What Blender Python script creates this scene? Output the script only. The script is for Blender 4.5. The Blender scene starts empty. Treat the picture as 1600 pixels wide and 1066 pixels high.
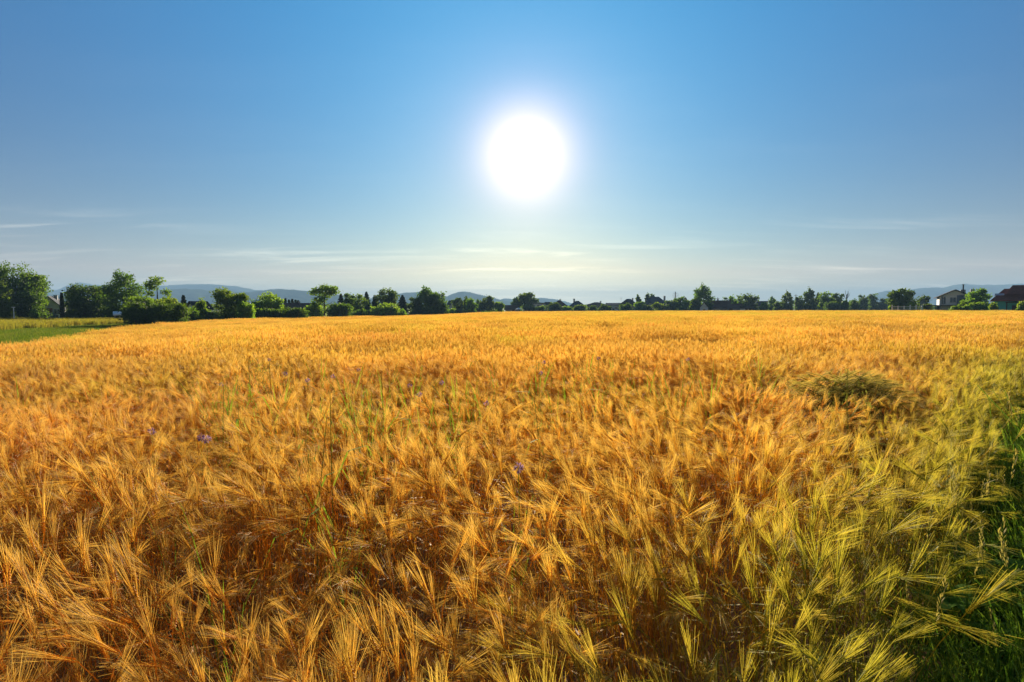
import bpy, bmesh, math, random
import numpy as np
from mathutils import Vector, Matrix, Euler

S = bpy.context.scene
COL = S.collection
R = math.radians

# ------------------------------------------------------------------ camera
EYE, LENS_PX, PITCH = 1.68, 889.0, R(3.41)
cam_d = bpy.data.cameras.new('camera')
cam = bpy.data.objects.new('camera', cam_d)
COL.objects.link(cam)
cam.location = (0, 0, EYE)
cam.rotation_euler = (R(90) - PITCH, 0, 0)
cam_d.sensor_width = 36.0
cam_d.lens = LENS_PX / 1600 * 36.0
cam_d.clip_start, cam_d.clip_end = 0.05, 40000
S.camera = cam

# ------------------------------------------------------------------ sun and sky
SUN_EL, SUN_AZ = R(14.8), R(1.4)          # azimuth clockwise from +Y
SUN_DIR = Vector((math.sin(SUN_AZ) * math.cos(SUN_EL), math.cos(SUN_AZ) * math.cos(SUN_EL), math.sin(SUN_EL)))
sun_d = bpy.data.lights.new('sun', 'SUN')
sun = bpy.data.objects.new('sun', sun_d)
COL.objects.link(sun)
sun_d.energy, sun_d.angle, sun_d.color = 3.35, R(0.53), (1.0, 0.86, 0.66)
sun.rotation_euler = (-SUN_DIR).to_track_quat('-Z', 'Y').to_euler()

world = bpy.data.worlds.new('World')
S.world = world
world.use_nodes = True
SKY_STRENGTH = 0.05
EXPOSURE = 2.05
SKY_GAIN, SKY_SLOPE = (1.9003, 1.1112, 0.0279), (1.6000, 2.1000, 0.8500)
HALO = (0.28, 0.20, 0.14)
AUREOLE = ((14.0, (0.1607, 0.0000, 0.0000)), (4.0, (0.0000, 0.0658, 0.0000)), (1.2, (0.0000, 0.0867, 0.2493)))


def NT(tree):
    n, l = tree.nodes, tree.links

    def node(t, **kw):
        o = n.new(t)
        for k, v in kw.items():
            setattr(o, k, v)
        return o

    def put(sock, v):
        if isinstance(v, bpy.types.NodeSocket):
            l.new(v, sock)
        else:
            sock.default_value = v

    def math_(op, a, b=0.0, c=None, clamp=False):
        o = node('ShaderNodeMath', operation=op, use_clamp=clamp)
        put(o.inputs[0], a)
        put(o.inputs[1], b)
        if c is not None:
            put(o.inputs[2], c)
        return o.outputs[0]

    def vmath(op, a, b):
        o = node('ShaderNodeVectorMath', operation=op)
        put(o.inputs[0], a)
        put(o.inputs[1], b)
        return o.outputs['Value'] if op in ('DOT_PRODUCT', 'LENGTH') else o.outputs['Vector']

    def mix(f, a, b, blend='MIX'):
        o = node('ShaderNodeMix', data_type='RGBA', blend_type=blend)
        put(o.inputs[0], f)
        put(o.inputs[6], a)
        put(o.inputs[7], b)
        return o.outputs[2]

    def rng(v, a, b, c=0.0, d=1.0, smooth=False):
        o = node('ShaderNodeMapRange')
        o.interpolation_type = 'SMOOTHSTEP' if smooth else 'LINEAR'
        put(o.inputs[0], v)
        for i, q in enumerate((a, b, c, d)):
            put(o.inputs[i + 1], q)
        return o.outputs[0]

    def noise(vec, scale, detail=3, rough=0.55, dist=0.0):
        o = node('ShaderNodeTexNoise')
        put(o.inputs['Vector'], vec)
        o.inputs['Scale'].default_value = scale
        o.inputs['Detail'].default_value = detail
        o.inputs['Roughness'].default_value = rough
        o.inputs['Distortion'].default_value = dist
        return o.outputs[0]

    class A:
        pass
    a = A()
    a.node, a.put, a.math, a.vmath, a.mix, a.rng, a.noise, a.link = node, put, math_, vmath, mix, rng, noise, l.new
    return a


def build_sky():
    t = world.node_tree
    t.nodes.clear()
    a = NT(t)
    sky = a.node('ShaderNodeTexSky', sky_type='NISHITA', sun_disc=False)
    sky.sun_elevation, sky.sun_rotation = SUN_EL, SUN_AZ
    sky.altitude, sky.air_density, sky.dust_density, sky.ozone_density = 300, 1.0, 0.1, 5.0
    # the camera's rendering of the sky: a slope and a gain for each of red, green and blue
    sp = a.node('ShaderNodeSeparateColor')
    a.link(sky.outputs[0], sp.inputs[0])
    cb = a.node('ShaderNodeCombineColor')
    for i in range(3):
        a.link(a.math('MULTIPLY', a.math('POWER', a.math('MULTIPLY', sp.outputs[i], SKY_STRENGTH), SKY_SLOPE[i]), SKY_GAIN[i]), cb.inputs[i])
    base_col = cb.outputs[0]
    tc = a.node('ShaderNodeTexCoord')
    d = a.vmath('NORMALIZE', tc.outputs['Generated'], (0, 0, 0))
    sep = a.node('ShaderNodeSeparateXYZ')
    a.link(d, sep.inputs[0])
    z = a.math('MAXIMUM', sep.outputs[2], 0.0)
    # thin streaks of cirrus, on a plane far overhead
    zz = a.math('ADD', z, 0.06)
    cx = a.math('DIVIDE', sep.outputs[0], zz)
    cy = a.math('DIVIDE', sep.outputs[1], zz)
    comb = a.node('ShaderNodeCombineXYZ')
    a.link(a.math('MULTIPLY', cx, 0.5), comb.inputs[0])
    a.link(a.math('MULTIPLY', cy, 1.7), comb.inputs[1])
    n1 = a.noise(comb.outputs[0], 1.15, 6, 0.6, 0.6)
    n2 = a.noise(comb.outputs[0], 0.35, 3, 0.5, 0.0)
    cl = a.math('MULTIPLY', a.rng(n1, 0.47, 0.72, 0, 1, True), a.rng(n2, 0.40, 0.60, 0.15, 1, True))
    low = a.rng(z, 0.16, 0.075, 0.06, 1.0, True)
    cl = a.math('MULTIPLY', a.math('MULTIPLY', cl, low), 0.6)
    # sun glare painted into the sky: oversized disc, soft halo and broad aureole
    dot = a.vmath('DOT_PRODUCT', d, tuple(SUN_DIR))
    ang = a.math('ARCCOSINE', a.math('MINIMUM', dot, 0.999999))
    disc = a.math('MULTIPLY', a.math('POWER', 2.718, a.math('MULTIPLY', a.math('POWER', a.math('DIVIDE', ang, 0.0335), 4.0), -1.0)), 7.0)
    halo = a.math('POWER', 2.718, a.math('MULTIPLY', a.math('POWER', a.math('DIVIDE', ang, 0.066), 2.0), -1.0))
    au = None
    for k, amp in AUREOLE:
        q = a.node('ShaderNodeVectorMath', operation='SCALE')
        q.inputs[0].default_value = amp
        a.link(a.math('POWER', 2.718, a.math('MULTIPLY', ang, -k)), q.inputs['Scale'])
        au = q.outputs[0] if au is None else a.vmath('ADD', au, q.outputs[0])
    dc = a.node('ShaderNodeVectorMath', operation='SCALE')
    dc.inputs[0].default_value = (1.0, 0.98, 0.94)
    a.link(disc, dc.inputs['Scale'])
    hl = a.node('ShaderNodeVectorMath', operation='SCALE')
    hl.inputs[0].default_value = HALO
    a.link(halo, hl.inputs['Scale'])
    sky_au = a.vmath('ADD', base_col, au)
    s2 = a.node('ShaderNodeSeparateXYZ')
    a.link(sky_au, s2.inputs[0])
    c2 = a.node('ShaderNodeCombineXYZ')
    a.link(a.math('MINIMUM', s2.outputs[0], a.math('MULTIPLY', s2.outputs[1], 1.08)), c2.inputs[0])
    a.link(s2.outputs[1], c2.inputs[1])
    a.link(a.math('MAXIMUM', s2.outputs[2], a.math('MULTIPLY', s2.outputs[1], 0.68)), c2.inputs[2])
    base = a.vmath('ADD', c2.outputs[0], a.vmath('ADD', hl.outputs[0], dc.outputs[0]))
    tot = a.mix(cl, base, a.vmath('MULTIPLY', a.vmath('ADD', base, (0.16, 0.15, 0.13)), (1.05, 1.0, 0.92)))
    bg = a.node('ShaderNodeBackground')
    a.link(tot, bg.inputs[0])
    bg.inputs[1].default_value = 1.0
    out = a.node('ShaderNodeOutputWorld')
    a.link(bg.outputs[0], out.inputs[0])


build_sky()
S.view_settings.view_transform = 'Standard'
S.view_settings.look = 'None'
S.view_settings.exposure = EXPOSURE
S.view_settings.gamma = 1.0
S.view_settings.use_curve_mapping = False
S.render.engine = 'CYCLES'
c = S.cycles
c.max_bounces, c.diffuse_bounces, c.glossy_bounces, c.transmission_bounces, c.transparent_max_bounces, c.volume_bounces = 10, 9, 2, 9, 8, 0
c.use_denoising = True
c.denoiser = 'OPENIMAGEDENOISE'
c.sample_clamp_indirect = 4.0


# ------------------------------------------------------------------ helpers
def tag(o, label=None, cat=None, group=None, kind=None):
    if label:
        o['label'] = label
    if cat:
        o['category'] = cat
    if group:
        o['group'] = group
    if kind:
        o['kind'] = kind
    return o


def link(name, me, parent=None, loc=None):
    o = bpy.data.objects.new(name, me)
    COL.objects.link(o)
    if parent:
        o.parent = parent
    if loc is not None:
        o.location = loc
    return o


def empty(name, loc, rz=0.0):
    o = bpy.data.objects.new(name, None)
    o.empty_display_size = 0.2
    COL.objects.link(o)
    o.location = loc
    o.rotation_euler.z = rz
    return o


def copy_tree(o, parent=None):
    q = o.copy()
    COL.objects.link(q)
    if parent:
        q.parent = parent
    for ch in o.children:
        copy_tree(ch, q)
    return q


class MB:
    """collects verts / faces / material slots / a per-vertex height value"""
    def __init__(self):
        self.v, self.f, self.m, self.h = [], [], [], []

    def add(self, vs, fs, m=0, h=None):
        b = len(self.v)
        self.v += [tuple(p) for p in vs]
        self.h += list(h) if h is not None else [0.0] * len(vs)
        for f in fs:
            self.f.append(tuple(i + b for i in f))
            self.m.append(m)

    def box(self, x0, x1, y0, y1, z0, z1, m=0):
        self.add([(x0, y0, z0), (x1, y0, z0), (x1, y1, z0), (x0, y1, z0), (x0, y0, z1), (x1, y0, z1), (x1, y1, z1), (x0, y1, z1)],
                 [(3, 2, 1, 0), (4, 5, 6, 7), (0, 1, 5, 4), (1, 2, 6, 5), (2, 3, 7, 6), (3, 0, 4, 7)], m)

    def tube(self, pts, rad, n=6, m=0, h=None):
        pts = [Vector(p) for p in pts]
        vs, hs = [], []
        for i, p in enumerate(pts):
            d = (pts[min(i + 1, len(pts) - 1)] - pts[max(i - 1, 0)]).normalized()
            s = d.cross(Vector((0.31, 0.95, 0.05)))
            if s.length < 1e-3:
                s = d.cross(Vector((1, 0, 0)))
            s.normalize()
            t = d.cross(s)
            r = rad[i] if hasattr(rad, '__len__') else rad
            for k in range(n):
                q = 2 * math.pi * k / n
                vs.append(p + s * (r * math.cos(q)) + t * (r * math.sin(q)))
                hs.append(h[i] if h is not None else 0.0)
        fs = []
        for i in range(len(pts) - 1):
            for k in range(n):
                a, b = i * n + k, i * n + (k + 1) % n
                fs.append((a, b, b + n, a + n))
        fs.append(tuple(range(n))[::-1])
        fs.append(tuple(range((len(pts) - 1) * n, len(pts) * n)))
        self.add(vs, fs, m, hs)

    def ribbon(self, pts, widths, side, m=0, h=None):
        """flat tapering strip along pts"""
        vs, hs, fs = [], [], []
        n = len(pts)
        side = Vector(side)
        for i, p in enumerate(pts):
            p = Vector(p)
            w = widths[i] * 0.5
            hh = h[i] if h is not None else 0.0
            vs += [p - side * w, p + side * w]
            hs += [hh, hh]
        for i in range(n - 1):
            fs.append((2 * i, 2 * i + 1, 2 * i + 3, 2 * i + 2))
        self.add(vs, fs, m, hs)

    def mesh(self, name, mats, smooth=False):
        me = bpy.data.meshes.new(name)
        me.from_pydata(self.v, [], self.f)
        for q in mats:
            me.materials.append(q)
        if len(mats) > 1:
            me.polygons.foreach_set('material_index', self.m)
        at = me.attributes.new('h', 'FLOAT', 'POINT')
        at.data.foreach_set('value', self.h)
        if smooth:
            me.polygons.foreach_set('use_smooth', [True] * len(self.f))
        me.update()
        return me

    def build(self, name, mats, parent=None, loc=None, smooth=False):
        if not isinstance(mats, (list, tuple)):
            mats = [mats]
        return link(name, self.mesh(name, mats, smooth), parent, loc)


def sstep(a, b, x):
    t = np.clip((x - a) / (b - a), 0, 1)
    return t * t * (3 - 2 * t)


def ground_z(x, y):
    x = np.asarray(x, float)
    y = np.asarray(y, float)
    yy = 300 * np.tanh(np.maximum(y, -50) / 300 * 1.06)
    xr = np.clip(x, 0, 190)
    dip = 0.75 * sstep(4, 26, -x)
    fade = 1 - sstep(500, 1500, np.hypot(x, y))
    return (-0.0067 * yy + 0.0064 * xr - dip + 0.18 * sstep(4, 45, y)) * fade - 2.2 * (1 - fade)


def gz(x, y):
    return float(ground_z(x, y))


CP, SP = math.cos(PITCH), math.sin(PITCH)


def ray(px, py, d):
    """the point at forward distance d that lies behind the pixel (px, py) of the photograph"""
    u, v = (px - 800) / LENS_PX, (533 - py) / LENS_PX
    t = d / (CP + v * SP)
    return Vector((u * t, d, EYE + t * (v * CP - SP)))


def wave_noise(x, y, seed, scale):
    r = np.random.RandomState(seed)
    out = np.zeros_like(np.asarray(x, float))
    amp, tot = 1.0, 0.0
    f = 1.0 / scale
    for o in range(4):
        for k in range(4):
            an, ph = r.uniform(0, 6.283, 2)
            ff = f * r.uniform(0.7, 1.3) * 2 * math.pi
            out = out + amp * np.sin(ff * (x * math.cos(an) + y * math.sin(an)) + ph + 1.7 * np.sin(ff * 0.6 * (x * math.sin(an) - y * math.cos(an)) + 2 * ph))
        tot += amp * 2.0
        amp *= 0.6
        f *= 1.9
    return out / tot


# ------------------------------------------------------------------ materials
def new_mat(name):
    m = bpy.data.materials.new(name)
    m.use_nodes = True
    m.node_tree.nodes.clear()
    return m, NT(m.node_tree)


def finish(a, shader, disp=None):
    out = a.node('ShaderNodeOutputMaterial')
    a.link(shader, out.inputs['Surface'])


def principled(a, col, rough=0.7, spec=0.3, metal=0.0, bump=None, bump_d=0.02):
    p = a.node('ShaderNodeBsdfPrincipled')
    a.put(p.inputs['Base Color'], col)
    a.put(p.inputs['Roughness'], rough)
    a.put(p.inputs['Specular IOR Level'], spec)
    a.put(p.inputs['Metallic'], metal)
    if bump is not None:
        b = a.node('ShaderNodeBump')
        b.inputs['Distance'].default_value = bump_d
        a.link(bump, b.inputs['Height'])
        a.link(b.outputs[0], p.inputs['Normal'])
    return p.outputs[0]


def leafy(a, col, trans=0.45, rough=0.55, spec=0.25, tcol=None):
    p = principled(a, col, rough, spec)
    t = a.node('ShaderNodeBsdfTranslucent')
    a.put(t.inputs[0], tcol if tcol is not None else col)
    m = a.node('ShaderNodeMixShader')
    m.inputs[0].default_value = trans
    a.link(p, m.inputs[1])
    a.link(t.outputs[0], m.inputs[2])
    return m.outputs[0]


def rgba(c):
    return (c[0], c[1], c[2], 1.0)


def mat_plain(name, col, rough=0.75, spec=0.25, var=0.18, scale=3.0, bump=0.0):
    m, a = new_mat(name)
    tc = a.node('ShaderNodeTexCoord')
    n = a.noise(tc.outputs['Object'], scale, 5, 0.6)
    dark = tuple(q * (1 - var) for q in col)
    lite = tuple(min(1, q * (1 + var * 0.6)) for q in col)
    cc = a.mix(a.rng(n, 0.3, 0.7), rgba(dark), rgba(lite))
    finish(a, principled(a, cc, rough, spec, bump=n if bump else None, bump_d=bump))
    return m


def mat_foliage(name, c0, c1, trans=0.42):
    m, a = new_mat(name)
    g = a.node('ShaderNodeNewGeometry')
    oi = a.node('ShaderNodeObjectInfo')
    cc = a.mix(g.outputs['Random Per Island'], rgba(c0), rgba(c1))
    n = a.noise(g.outputs['Position'], 0.35, 2)
    cc = a.mix(a.rng(n, 0.35, 0.65, 0, 0.6), cc, rgba(tuple(0.5 * (p + q) * 1.15 for p, q in zip(c0, c1))))
    hsv = a.node('ShaderNodeHueSaturation')
    a.link(cc, hsv.inputs['Color'])
    a.link(a.rng(oi.outputs['Random'], 0, 1, 0.485, 0.51), hsv.inputs['Hue'])
    a.link(a.rng(oi.outputs['Random'], 0, 1, 0.8, 1.2), hsv.inputs['Value'])
    tc = a.mix(1.0, hsv.outputs[0], (1.35, 1.25, 0.55, 1), 'MULTIPLY')
    finish(a, leafy(a, hsv.outputs[0], trans, 0.6, 0.2, tc))
    return m


M = {}
M['leaf_dark'] = mat_foliage('dark_foliage', (0.045, 0.092, 0.015), (0.10, 0.175, 0.024), 0.50)
M['leaf_mid'] = mat_foliage('green_foliage', (0.075, 0.155, 0.016), (0.16, 0.27, 0.03), 0.54)
M['leaf_light'] = mat_foliage('pale_green_foliage', (0.10, 0.20, 0.018), (0.22, 0.33, 0.04), 0.56)
M['needle'] = mat_foliage('conifer_needles', (0.018, 0.04, 0.018), (0.04, 0.07, 0.028), 0.25)
M['bark'] = mat_plain('bark', (0.11, 0.08, 0.055), 0.9, 0.1, 0.4, 6.0, 0.03)
M['white_wall'] = mat_plain('white_render', (0.80, 0.79, 0.77), 0.85, 0.2, 0.08, 0.8)
M['cream_wall'] = mat_plain('cream_render', (0.58, 0.52, 0.42), 0.85, 0.2, 0.1, 0.8)
M['grey_wall'] = mat_plain('grey_render', (0.36, 0.36, 0.36), 0.85, 0.2, 0.1, 0.8)
M['blue_wall'] = mat_plain('blue_grey_boards', (0.16, 0.20, 0.26), 0.75, 0.2, 0.12, 2)
M['turquoise_wall'] = mat_plain('turquoise_render', (0.12, 0.50, 0.46), 0.8, 0.2, 0.1, 0.8)
M['dark_wood'] = mat_plain('dark_wood', (0.06, 0.04, 0.03), 0.7, 0.2, 0.3, 4)
M['red_roof'] = mat_plain('brown_red_tiles', (0.24, 0.075, 0.045), 0.95, 0.04, 0.3, 2.5)
M['brown_roof'] = mat_plain('brown_tiles', (0.14, 0.075, 0.05), 0.95, 0.04, 0.3, 2.5)
M['dark_roof'] = mat_plain('dark_tiles', (0.055, 0.05, 0.05), 0.95, 0.04, 0.25, 2.5)
M['grey_roof'] = mat_plain('grey_tiles', (0.10, 0.105, 0.115), 0.95, 0.04, 0.2, 2.5)
M['metal'] = mat_plain('galvanised_metal', (0.42, 0.42, 0.42), 0.5, 0.5, 0.15, 4)
M['white_paint'] = mat_plain('white_paint', (0.78, 0.78, 0.76), 0.6, 0.3, 0.08, 4)
M['red_shutter'] = mat_plain('red_shutter', (0.32, 0.08, 0.06), 0.6, 0.3, 0.15, 4)
M['pole_wood'] = mat_plain('weathered_pole', (0.16, 0.12, 0.09), 0.9, 0.1, 0.3, 4)
_m, _a = new_mat('window_glass')
finish(_a, principled(_a, (0.03, 0.04, 0.05, 1), 0.08, 0.6))
M['glass'] = _m


def mat_barley(name, lo, hi, awn0, awn1, green, gawn):
    m, a = new_mat(name)
    g = a.node('ShaderNodeNewGeometry')
    oi = a.node('ShaderNodeObjectInfo')
    h = a.node('ShaderNodeAttribute', attribute_name='h')
    ti = a.node('ShaderNodeAttribute', attribute_name='tint', attribute_type='INSTANCER')
    stem = a.mix(h.outputs['Fac'], rgba(lo), rgba(hi))
    awn = a.mix(g.outputs['Random Per Island'], rgba(awn0), rgba(awn1))
    isawn = a.rng(h.outputs['Fac'], 0.9, 1.2)
    awn = a.mix(a.rng(h.outputs['Fac'], 1.05, 1.3, 0, 0.55), awn, (0.86, 0.67, 0.28, 1))
    dry = a.mix(isawn, stem, awn)
    pos = g.outputs['Position']
    n = a.noise(pos, 0.28, 3, 0.6)
    n2 = a.noise(pos, 1.6, 2, 0.5)
    n3 = a.noise(pos, 0.16, 4, 0.6)
    hsv = a.node('ShaderNodeHueSaturation')
    a.link(dry, hsv.inputs['Color'])
    a.link(a.rng(n, 0.3, 0.7, 0.490, 0.515), hsv.inputs['Hue'])
    a.link(a.math('MULTIPLY', a.rng(n2, 0.3, 0.7, 0.80, 1.15), a.rng(n3, 0.34, 0.64, 0.76, 1.12)), hsv.inputs['Value'])
    gr = a.mix(isawn, rgba(green), rgba(gawn))
    pick = a.math('ADD', ti.outputs['Fac'], a.math('MULTIPLY', a.math('SUBTRACT', oi.outputs['Random'], 0.5), 0.35), clamp=True)
    pick = a.math('MULTIPLY', pick, a.rng(ti.outputs['Fac'], 0.0, 0.12))
    cc = a.mix(pick, hsv.outputs[0], gr)
    tc = a.mix(1.0, cc, (1.12, 0.96, 0.58, 1), 'MULTIPLY')
    finish(a, leafy(a, cc, 0.50, 0.6, 0.16, tc))
    return m


BARLEY = mat_barley('barley_straw', (0.58, 0.31, 0.055), (0.70, 0.39, 0.06), (0.68, 0.345, 0.035), (0.81, 0.55, 0.11),
                    (0.28, 0.31, 0.03), (0.62, 0.60, 0.075))
GREEN_EAR = mat_barley('unripe_barley', (0.09, 0.10, 0.012), (0.14, 0.15, 0.02), (0.30, 0.29, 0.04), (0.50, 0.46, 0.10),
                       (0.12, 0.17, 0.02), (0.36, 0.40, 0.08))


def mat_grass(name, c0, c1, c2, dry=0.15):
    m, a = new_mat(name)
    g = a.node('ShaderNodeNewGeometry')
    cc = a.mix(g.outputs['Random Per Island'], rgba(c0), rgba(c1))
    n = a.noise(g.outputs['Position'], 0.9, 3)
    cc = a.mix(a.rng(n, 0.45, 0.75, 0, 0.8), cc, rgba(c2))
    tc = a.mix(1.0, cc, (1.15, 1.1, 0.5, 1), 'MULTIPLY')
    finish(a, leafy(a, cc, 0.45, 0.7, 0.03, tc))
    return m


M['verge_grass'] = mat_grass('verge_grass', (0.085, 0.19, 0.024), (0.16, 0.25, 0.036), (0.26, 0.26, 0.055))
M['tall_grass'] = mat_grass('tall_meadow_grass', (0.22, 0.24, 0.035), (0.38, 0.34, 0.06), (0.30, 0.20, 0.06))
M['mown_grass'] = mat_grass('mown_grass', (0.06, 0.13, 0.014), (0.15, 0.21, 0.026), (0.26, 0.23, 0.055))
M['weed'] = mat_grass('weed_green', (0.13, 0.26, 0.025), (0.22, 0.34, 0.04), (0.24, 0.32, 0.05))
M['oat'] = mat_grass('wild_oat_straw', (0.20, 0.23, 0.05), (0.30, 0.31, 0.09), (0.27, 0.25, 0.09))
M['seed_head'] = mat_grass('grass_seed_head', (0.30, 0.26, 0.10), (0.45, 0.38, 0.16), (0.34, 0.22, 0.10))
M['petal'] = mat_grass('violet_petal', (0.20, 0.11, 0.34), (0.34, 0.22, 0.48), (0.26, 0.17, 0.42))


def mat_ground():
    m, a = new_mat('earth_and_pasture')
    g = a.node('ShaderNodeNewGeometry')
    pos = g.outputs['Position']
    n = a.noise(pos, 0.012, 5, 0.6)
    n2 = a.noise(pos, 2.5, 5, 0.65)
    c1 = a.mix(a.rng(n, 0.4, 0.6), (0.07, 0.12, 0.025, 1), (0.16, 0.17, 0.04, 1))
    c1 = a.mix(a.rng(n2, 0.3, 0.7, 0, 0.5), c1, (0.10, 0.085, 0.035, 1))
    finish(a, principled(a, c1, 0.95, 0.1, bump=n2, bump_d=0.05))
    return m


def mat_soil():
    m, a = new_mat('stubbly_soil')
    g = a.node('ShaderNodeNewGeometry')
    pos = g.outputs['Position']
    n2 = a.noise(pos, 5, 5, 0.65)
    c1 = a.mix(a.rng(n2, 0.3, 0.7), (0.16, 0.095, 0.04, 1), (0.34, 0.21, 0.08, 1))
    finish(a, principled(a, c1, 0.95, 0.1, bump=n2, bump_d=0.04))
    return m


M['ground'] = mat_ground()
M['soil'] = mat_soil()

# ------------------------------------------------------------------ terrain
def sheet(name, xs, ys, zf, mat, inside=None):
    xs, ys = np.asarray(xs), np.asarray(ys)
    X, Y = np.meshgrid(xs, ys)
    Z = zf(X, Y)
    nx, ny = len(xs), len(ys)
    vs = np.stack([X.ravel(), Y.ravel(), Z.ravel()], 1)
    fs = []
    for j in range(ny - 1):
        for i in range(nx - 1):
            if inside is None or inside(0.5 * (xs[i] + xs[i + 1]), 0.5 * (ys[j] + ys[j + 1])):
                q = j * nx + i
                fs.append((q, q + 1, q + nx + 1, q + nx))
    me = bpy.data.meshes.new(name)
    me.from_pydata(vs.tolist(), [], fs)
    me.materials.append(mat)
    me.polygons.foreach_set('use_smooth', [True] * len(fs))
    me.update()
    return link(name, me)


def spread(a, b, n, p=2.2):
    t = np.linspace(-1, 1, n)
    q = np.sign(t) * np.abs(t) ** p
    return np.where(q < 0, -q * a, q * b)


tag(sheet('ground', spread(-6300, 6300, 150), np.concatenate([-spread(-1, 6300, 31)[16:][::-1], spread(-1, 6800, 181)[90:]]), ground_z, M['ground']), kind='structure')

# field outline: px -> distance of the far / left edge
EDGE_PX = [-900, -400, 0, 200, 340, 540, 690, 820, 1000, 1200, 1400, 1600]
EDGE_D = [9, 14, 22, 52, 90, 150, 215, 265, 250, 195, 150, 100]
field_poly = [(-6.0, -3.0)]
for p_, d_ in zip(EDGE_PX, EDGE_D):
    q_ = ray(p_, 490, d_)
    field_poly.append((q_.x, q_.y))
field_poly += [(60, 60 / 0.96 + 0.36), (-0.35 - 2.9, -3.0)]
FP = np.array(field_poly)


def in_poly(x, y, P):
    x, y = np.asarray(x, float), np.asarray(y, float)
    res = np.zeros(np.broadcast(x, y).shape, bool)
    j = len(P) - 1
    for i in range(len(P)):
        xi, yi, xj, yj = P[i][0], P[i][1], P[j][0], P[j][1]
        cond = ((yi > y) != (yj > y)) & (x < (xj - xi) * (y - yi) / (yj - yi + 1e-12) + xi)
        res ^= cond
        j = i
    return res


def verge_x(y):
    return 0.96 * y - 0.42 + 0.08 * np.sin(y * 2.3)


# soil of the field, a few mm over the ground sheet's triangles
soil = sheet('field_soil', np.arange(-70, 140, 2.0), np.arange(-3, 290, 3.0), lambda x, y: ground_z(x, y) + 0.03, M['soil'],
             lambda x, y: bool(in_poly(x, y, FP)))
tag(soil, kind='structure')


# ------------------------------------------------------------------ hills
def mat_hills():
    m, a = new_mat('wooded_hillside')
    g = a.node('ShaderNodeNewGeometry')
    n = a.noise(g.outputs['Position'], 0.02, 6, 0.65)
    n1 = a.noise(g.outputs['Position'], 0.0016, 4, 0.6)
    c1 = a.mix(a.rng(n, 0.35, 0.65), (0.025, 0.045, 0.018, 1), (0.065, 0.09, 0.03, 1))
    c1 = a.mix(a.rng(n1, 0.56, 0.62, 0, 0.7), c1, (0.12, 0.15, 0.05, 1))
    finish(a, principled(a, c1, 1.0, 0.0, bump=n, bump_d=14))
    return m


M['hills'] = mat_hills()


def ridge(name, pts, dist, depth, seed, label):
    """one chain of hills: its skyline, seen from the field, given as (px, py)"""
    P = np.array(pts, float)
    us = np.linspace(P[0, 0], P[-1, 0], int((P[-1, 0] - P[0, 0]) / 4) + 2)
    n_d = 22
    vs, fs = [], []
    for i, px in enumerate(us):
        py = float(np.interp(px, P[:, 0], P[:, 1]))
        k = min(1, (px - P[0, 0]) / 25, (P[-1, 0] - px) / 25)
        for j in range(n_d):
            s = j / (n_d - 1)
            d = dist + (s - 0.5) * depth
            q = ray(px, 480, d)
            top = ray(px, py, dist).z + 3.0
            bell = math.sin(math.pi * min(1, max(0, s))) ** 1.3
            rough = wave_noise(np.array([q.x]), np.array([q.y]), seed, 600)[0] * 0.22 * (1 - bell) * (top + 2)
            fine = wave_noise(np.array([q.x]), np.array([q.y]), seed + 3, 90)[0] * 3.0
            z = -2.6 + (top + 2.6) * bell * max(0, k) ** 0.5 + (rough + fine) * (bell > 0.02)
            vs.append((q.x, q.y, z))
    for i in range(len(us) - 1):
        for j in range(n_d - 1):
            a_ = i * n_d + j
            fs.append((a_, a_ + n_d, a_ + n_d + 1, a_ + 1))
    me = bpy.data.meshes.new(name)
    me.from_pydata(vs, [], fs)
    me.materials.append(M['hills'])
    me.polygons.foreach_set('use_smooth', [True] * len(fs))
    o = link(name, me)
    tag(o, label, kind='structure')
    return o


ridge('hills', [(-60, 462), (0, 460), (60, 458), (90, 454), (112, 445), (125, 442), (150, 446), (200, 448), (262, 447), (290, 445), (330, 445), (370, 448), (400, 454), (460, 458), (520, 464), (580, 470), (640, 478)],
      4500, 1300, 1, 'pale blue far ridge with a rounded peak behind the left trees')
ridge('hills', [(-60, 466), (40, 460), (90, 461), (150, 464), (230, 455), (290, 452), (345, 456), (385, 458), (432, 453), (462, 454), (490, 457), (530, 462), (600, 470), (650, 477)],
      3100, 1200, 2, 'blue wooded ridge nearer than the pale one on the left')
ridge('hills', [(560, 474), (590, 462), (620, 460), (640, 458), (660, 457), (685, 463), (700, 464), (712, 458), (724, 456), (740, 459), (760, 464), (790, 471), (830, 478)],
      3500, 1200, 3, 'pointed blue hill left of the village')
ridge('hills', [(760, 472), (790, 467), (815, 470), (845, 466), (870, 469), (900, 476), (930, 480)],
      4400, 1300, 4, 'low pale hill behind the lone round tree')
ridge('hills', [(1330, 474), (1365, 460), (1385, 455), (1410, 456), (1430, 452), (1455, 450), (1472, 451), (1490, 446), (1507, 444), (1520, 446), (1560, 446), (1600, 444), (1660, 447), (1720, 460), (1760, 476)],
      4300, 1500, 5, 'long pale ridge behind the white house on the right')

# ------------------------------------------------------------------ barley plants
def bend_path(rng, h, lean, nod):
    """stem of a stalk: list of points, the last direction is that of the ear"""
    pts = []
    az = 0.0
    n = 6
    ang = 0.0
    p = Vector((0, 0, 0))
    seg = h / n
    pts.append(p.copy())
    for i in range(n):
        t = (i + 1) / n
        ang = lean * t + nod * max(0.0, (t - 0.62) / 0.38) ** 2 * 0.5
        d = Vector((math.sin(ang), rng.uniform(-0.03, 0.03), math.cos(ang)))
        p = p + d * seg
        pts.append(p.copy())
    return pts, lean + nod


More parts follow.
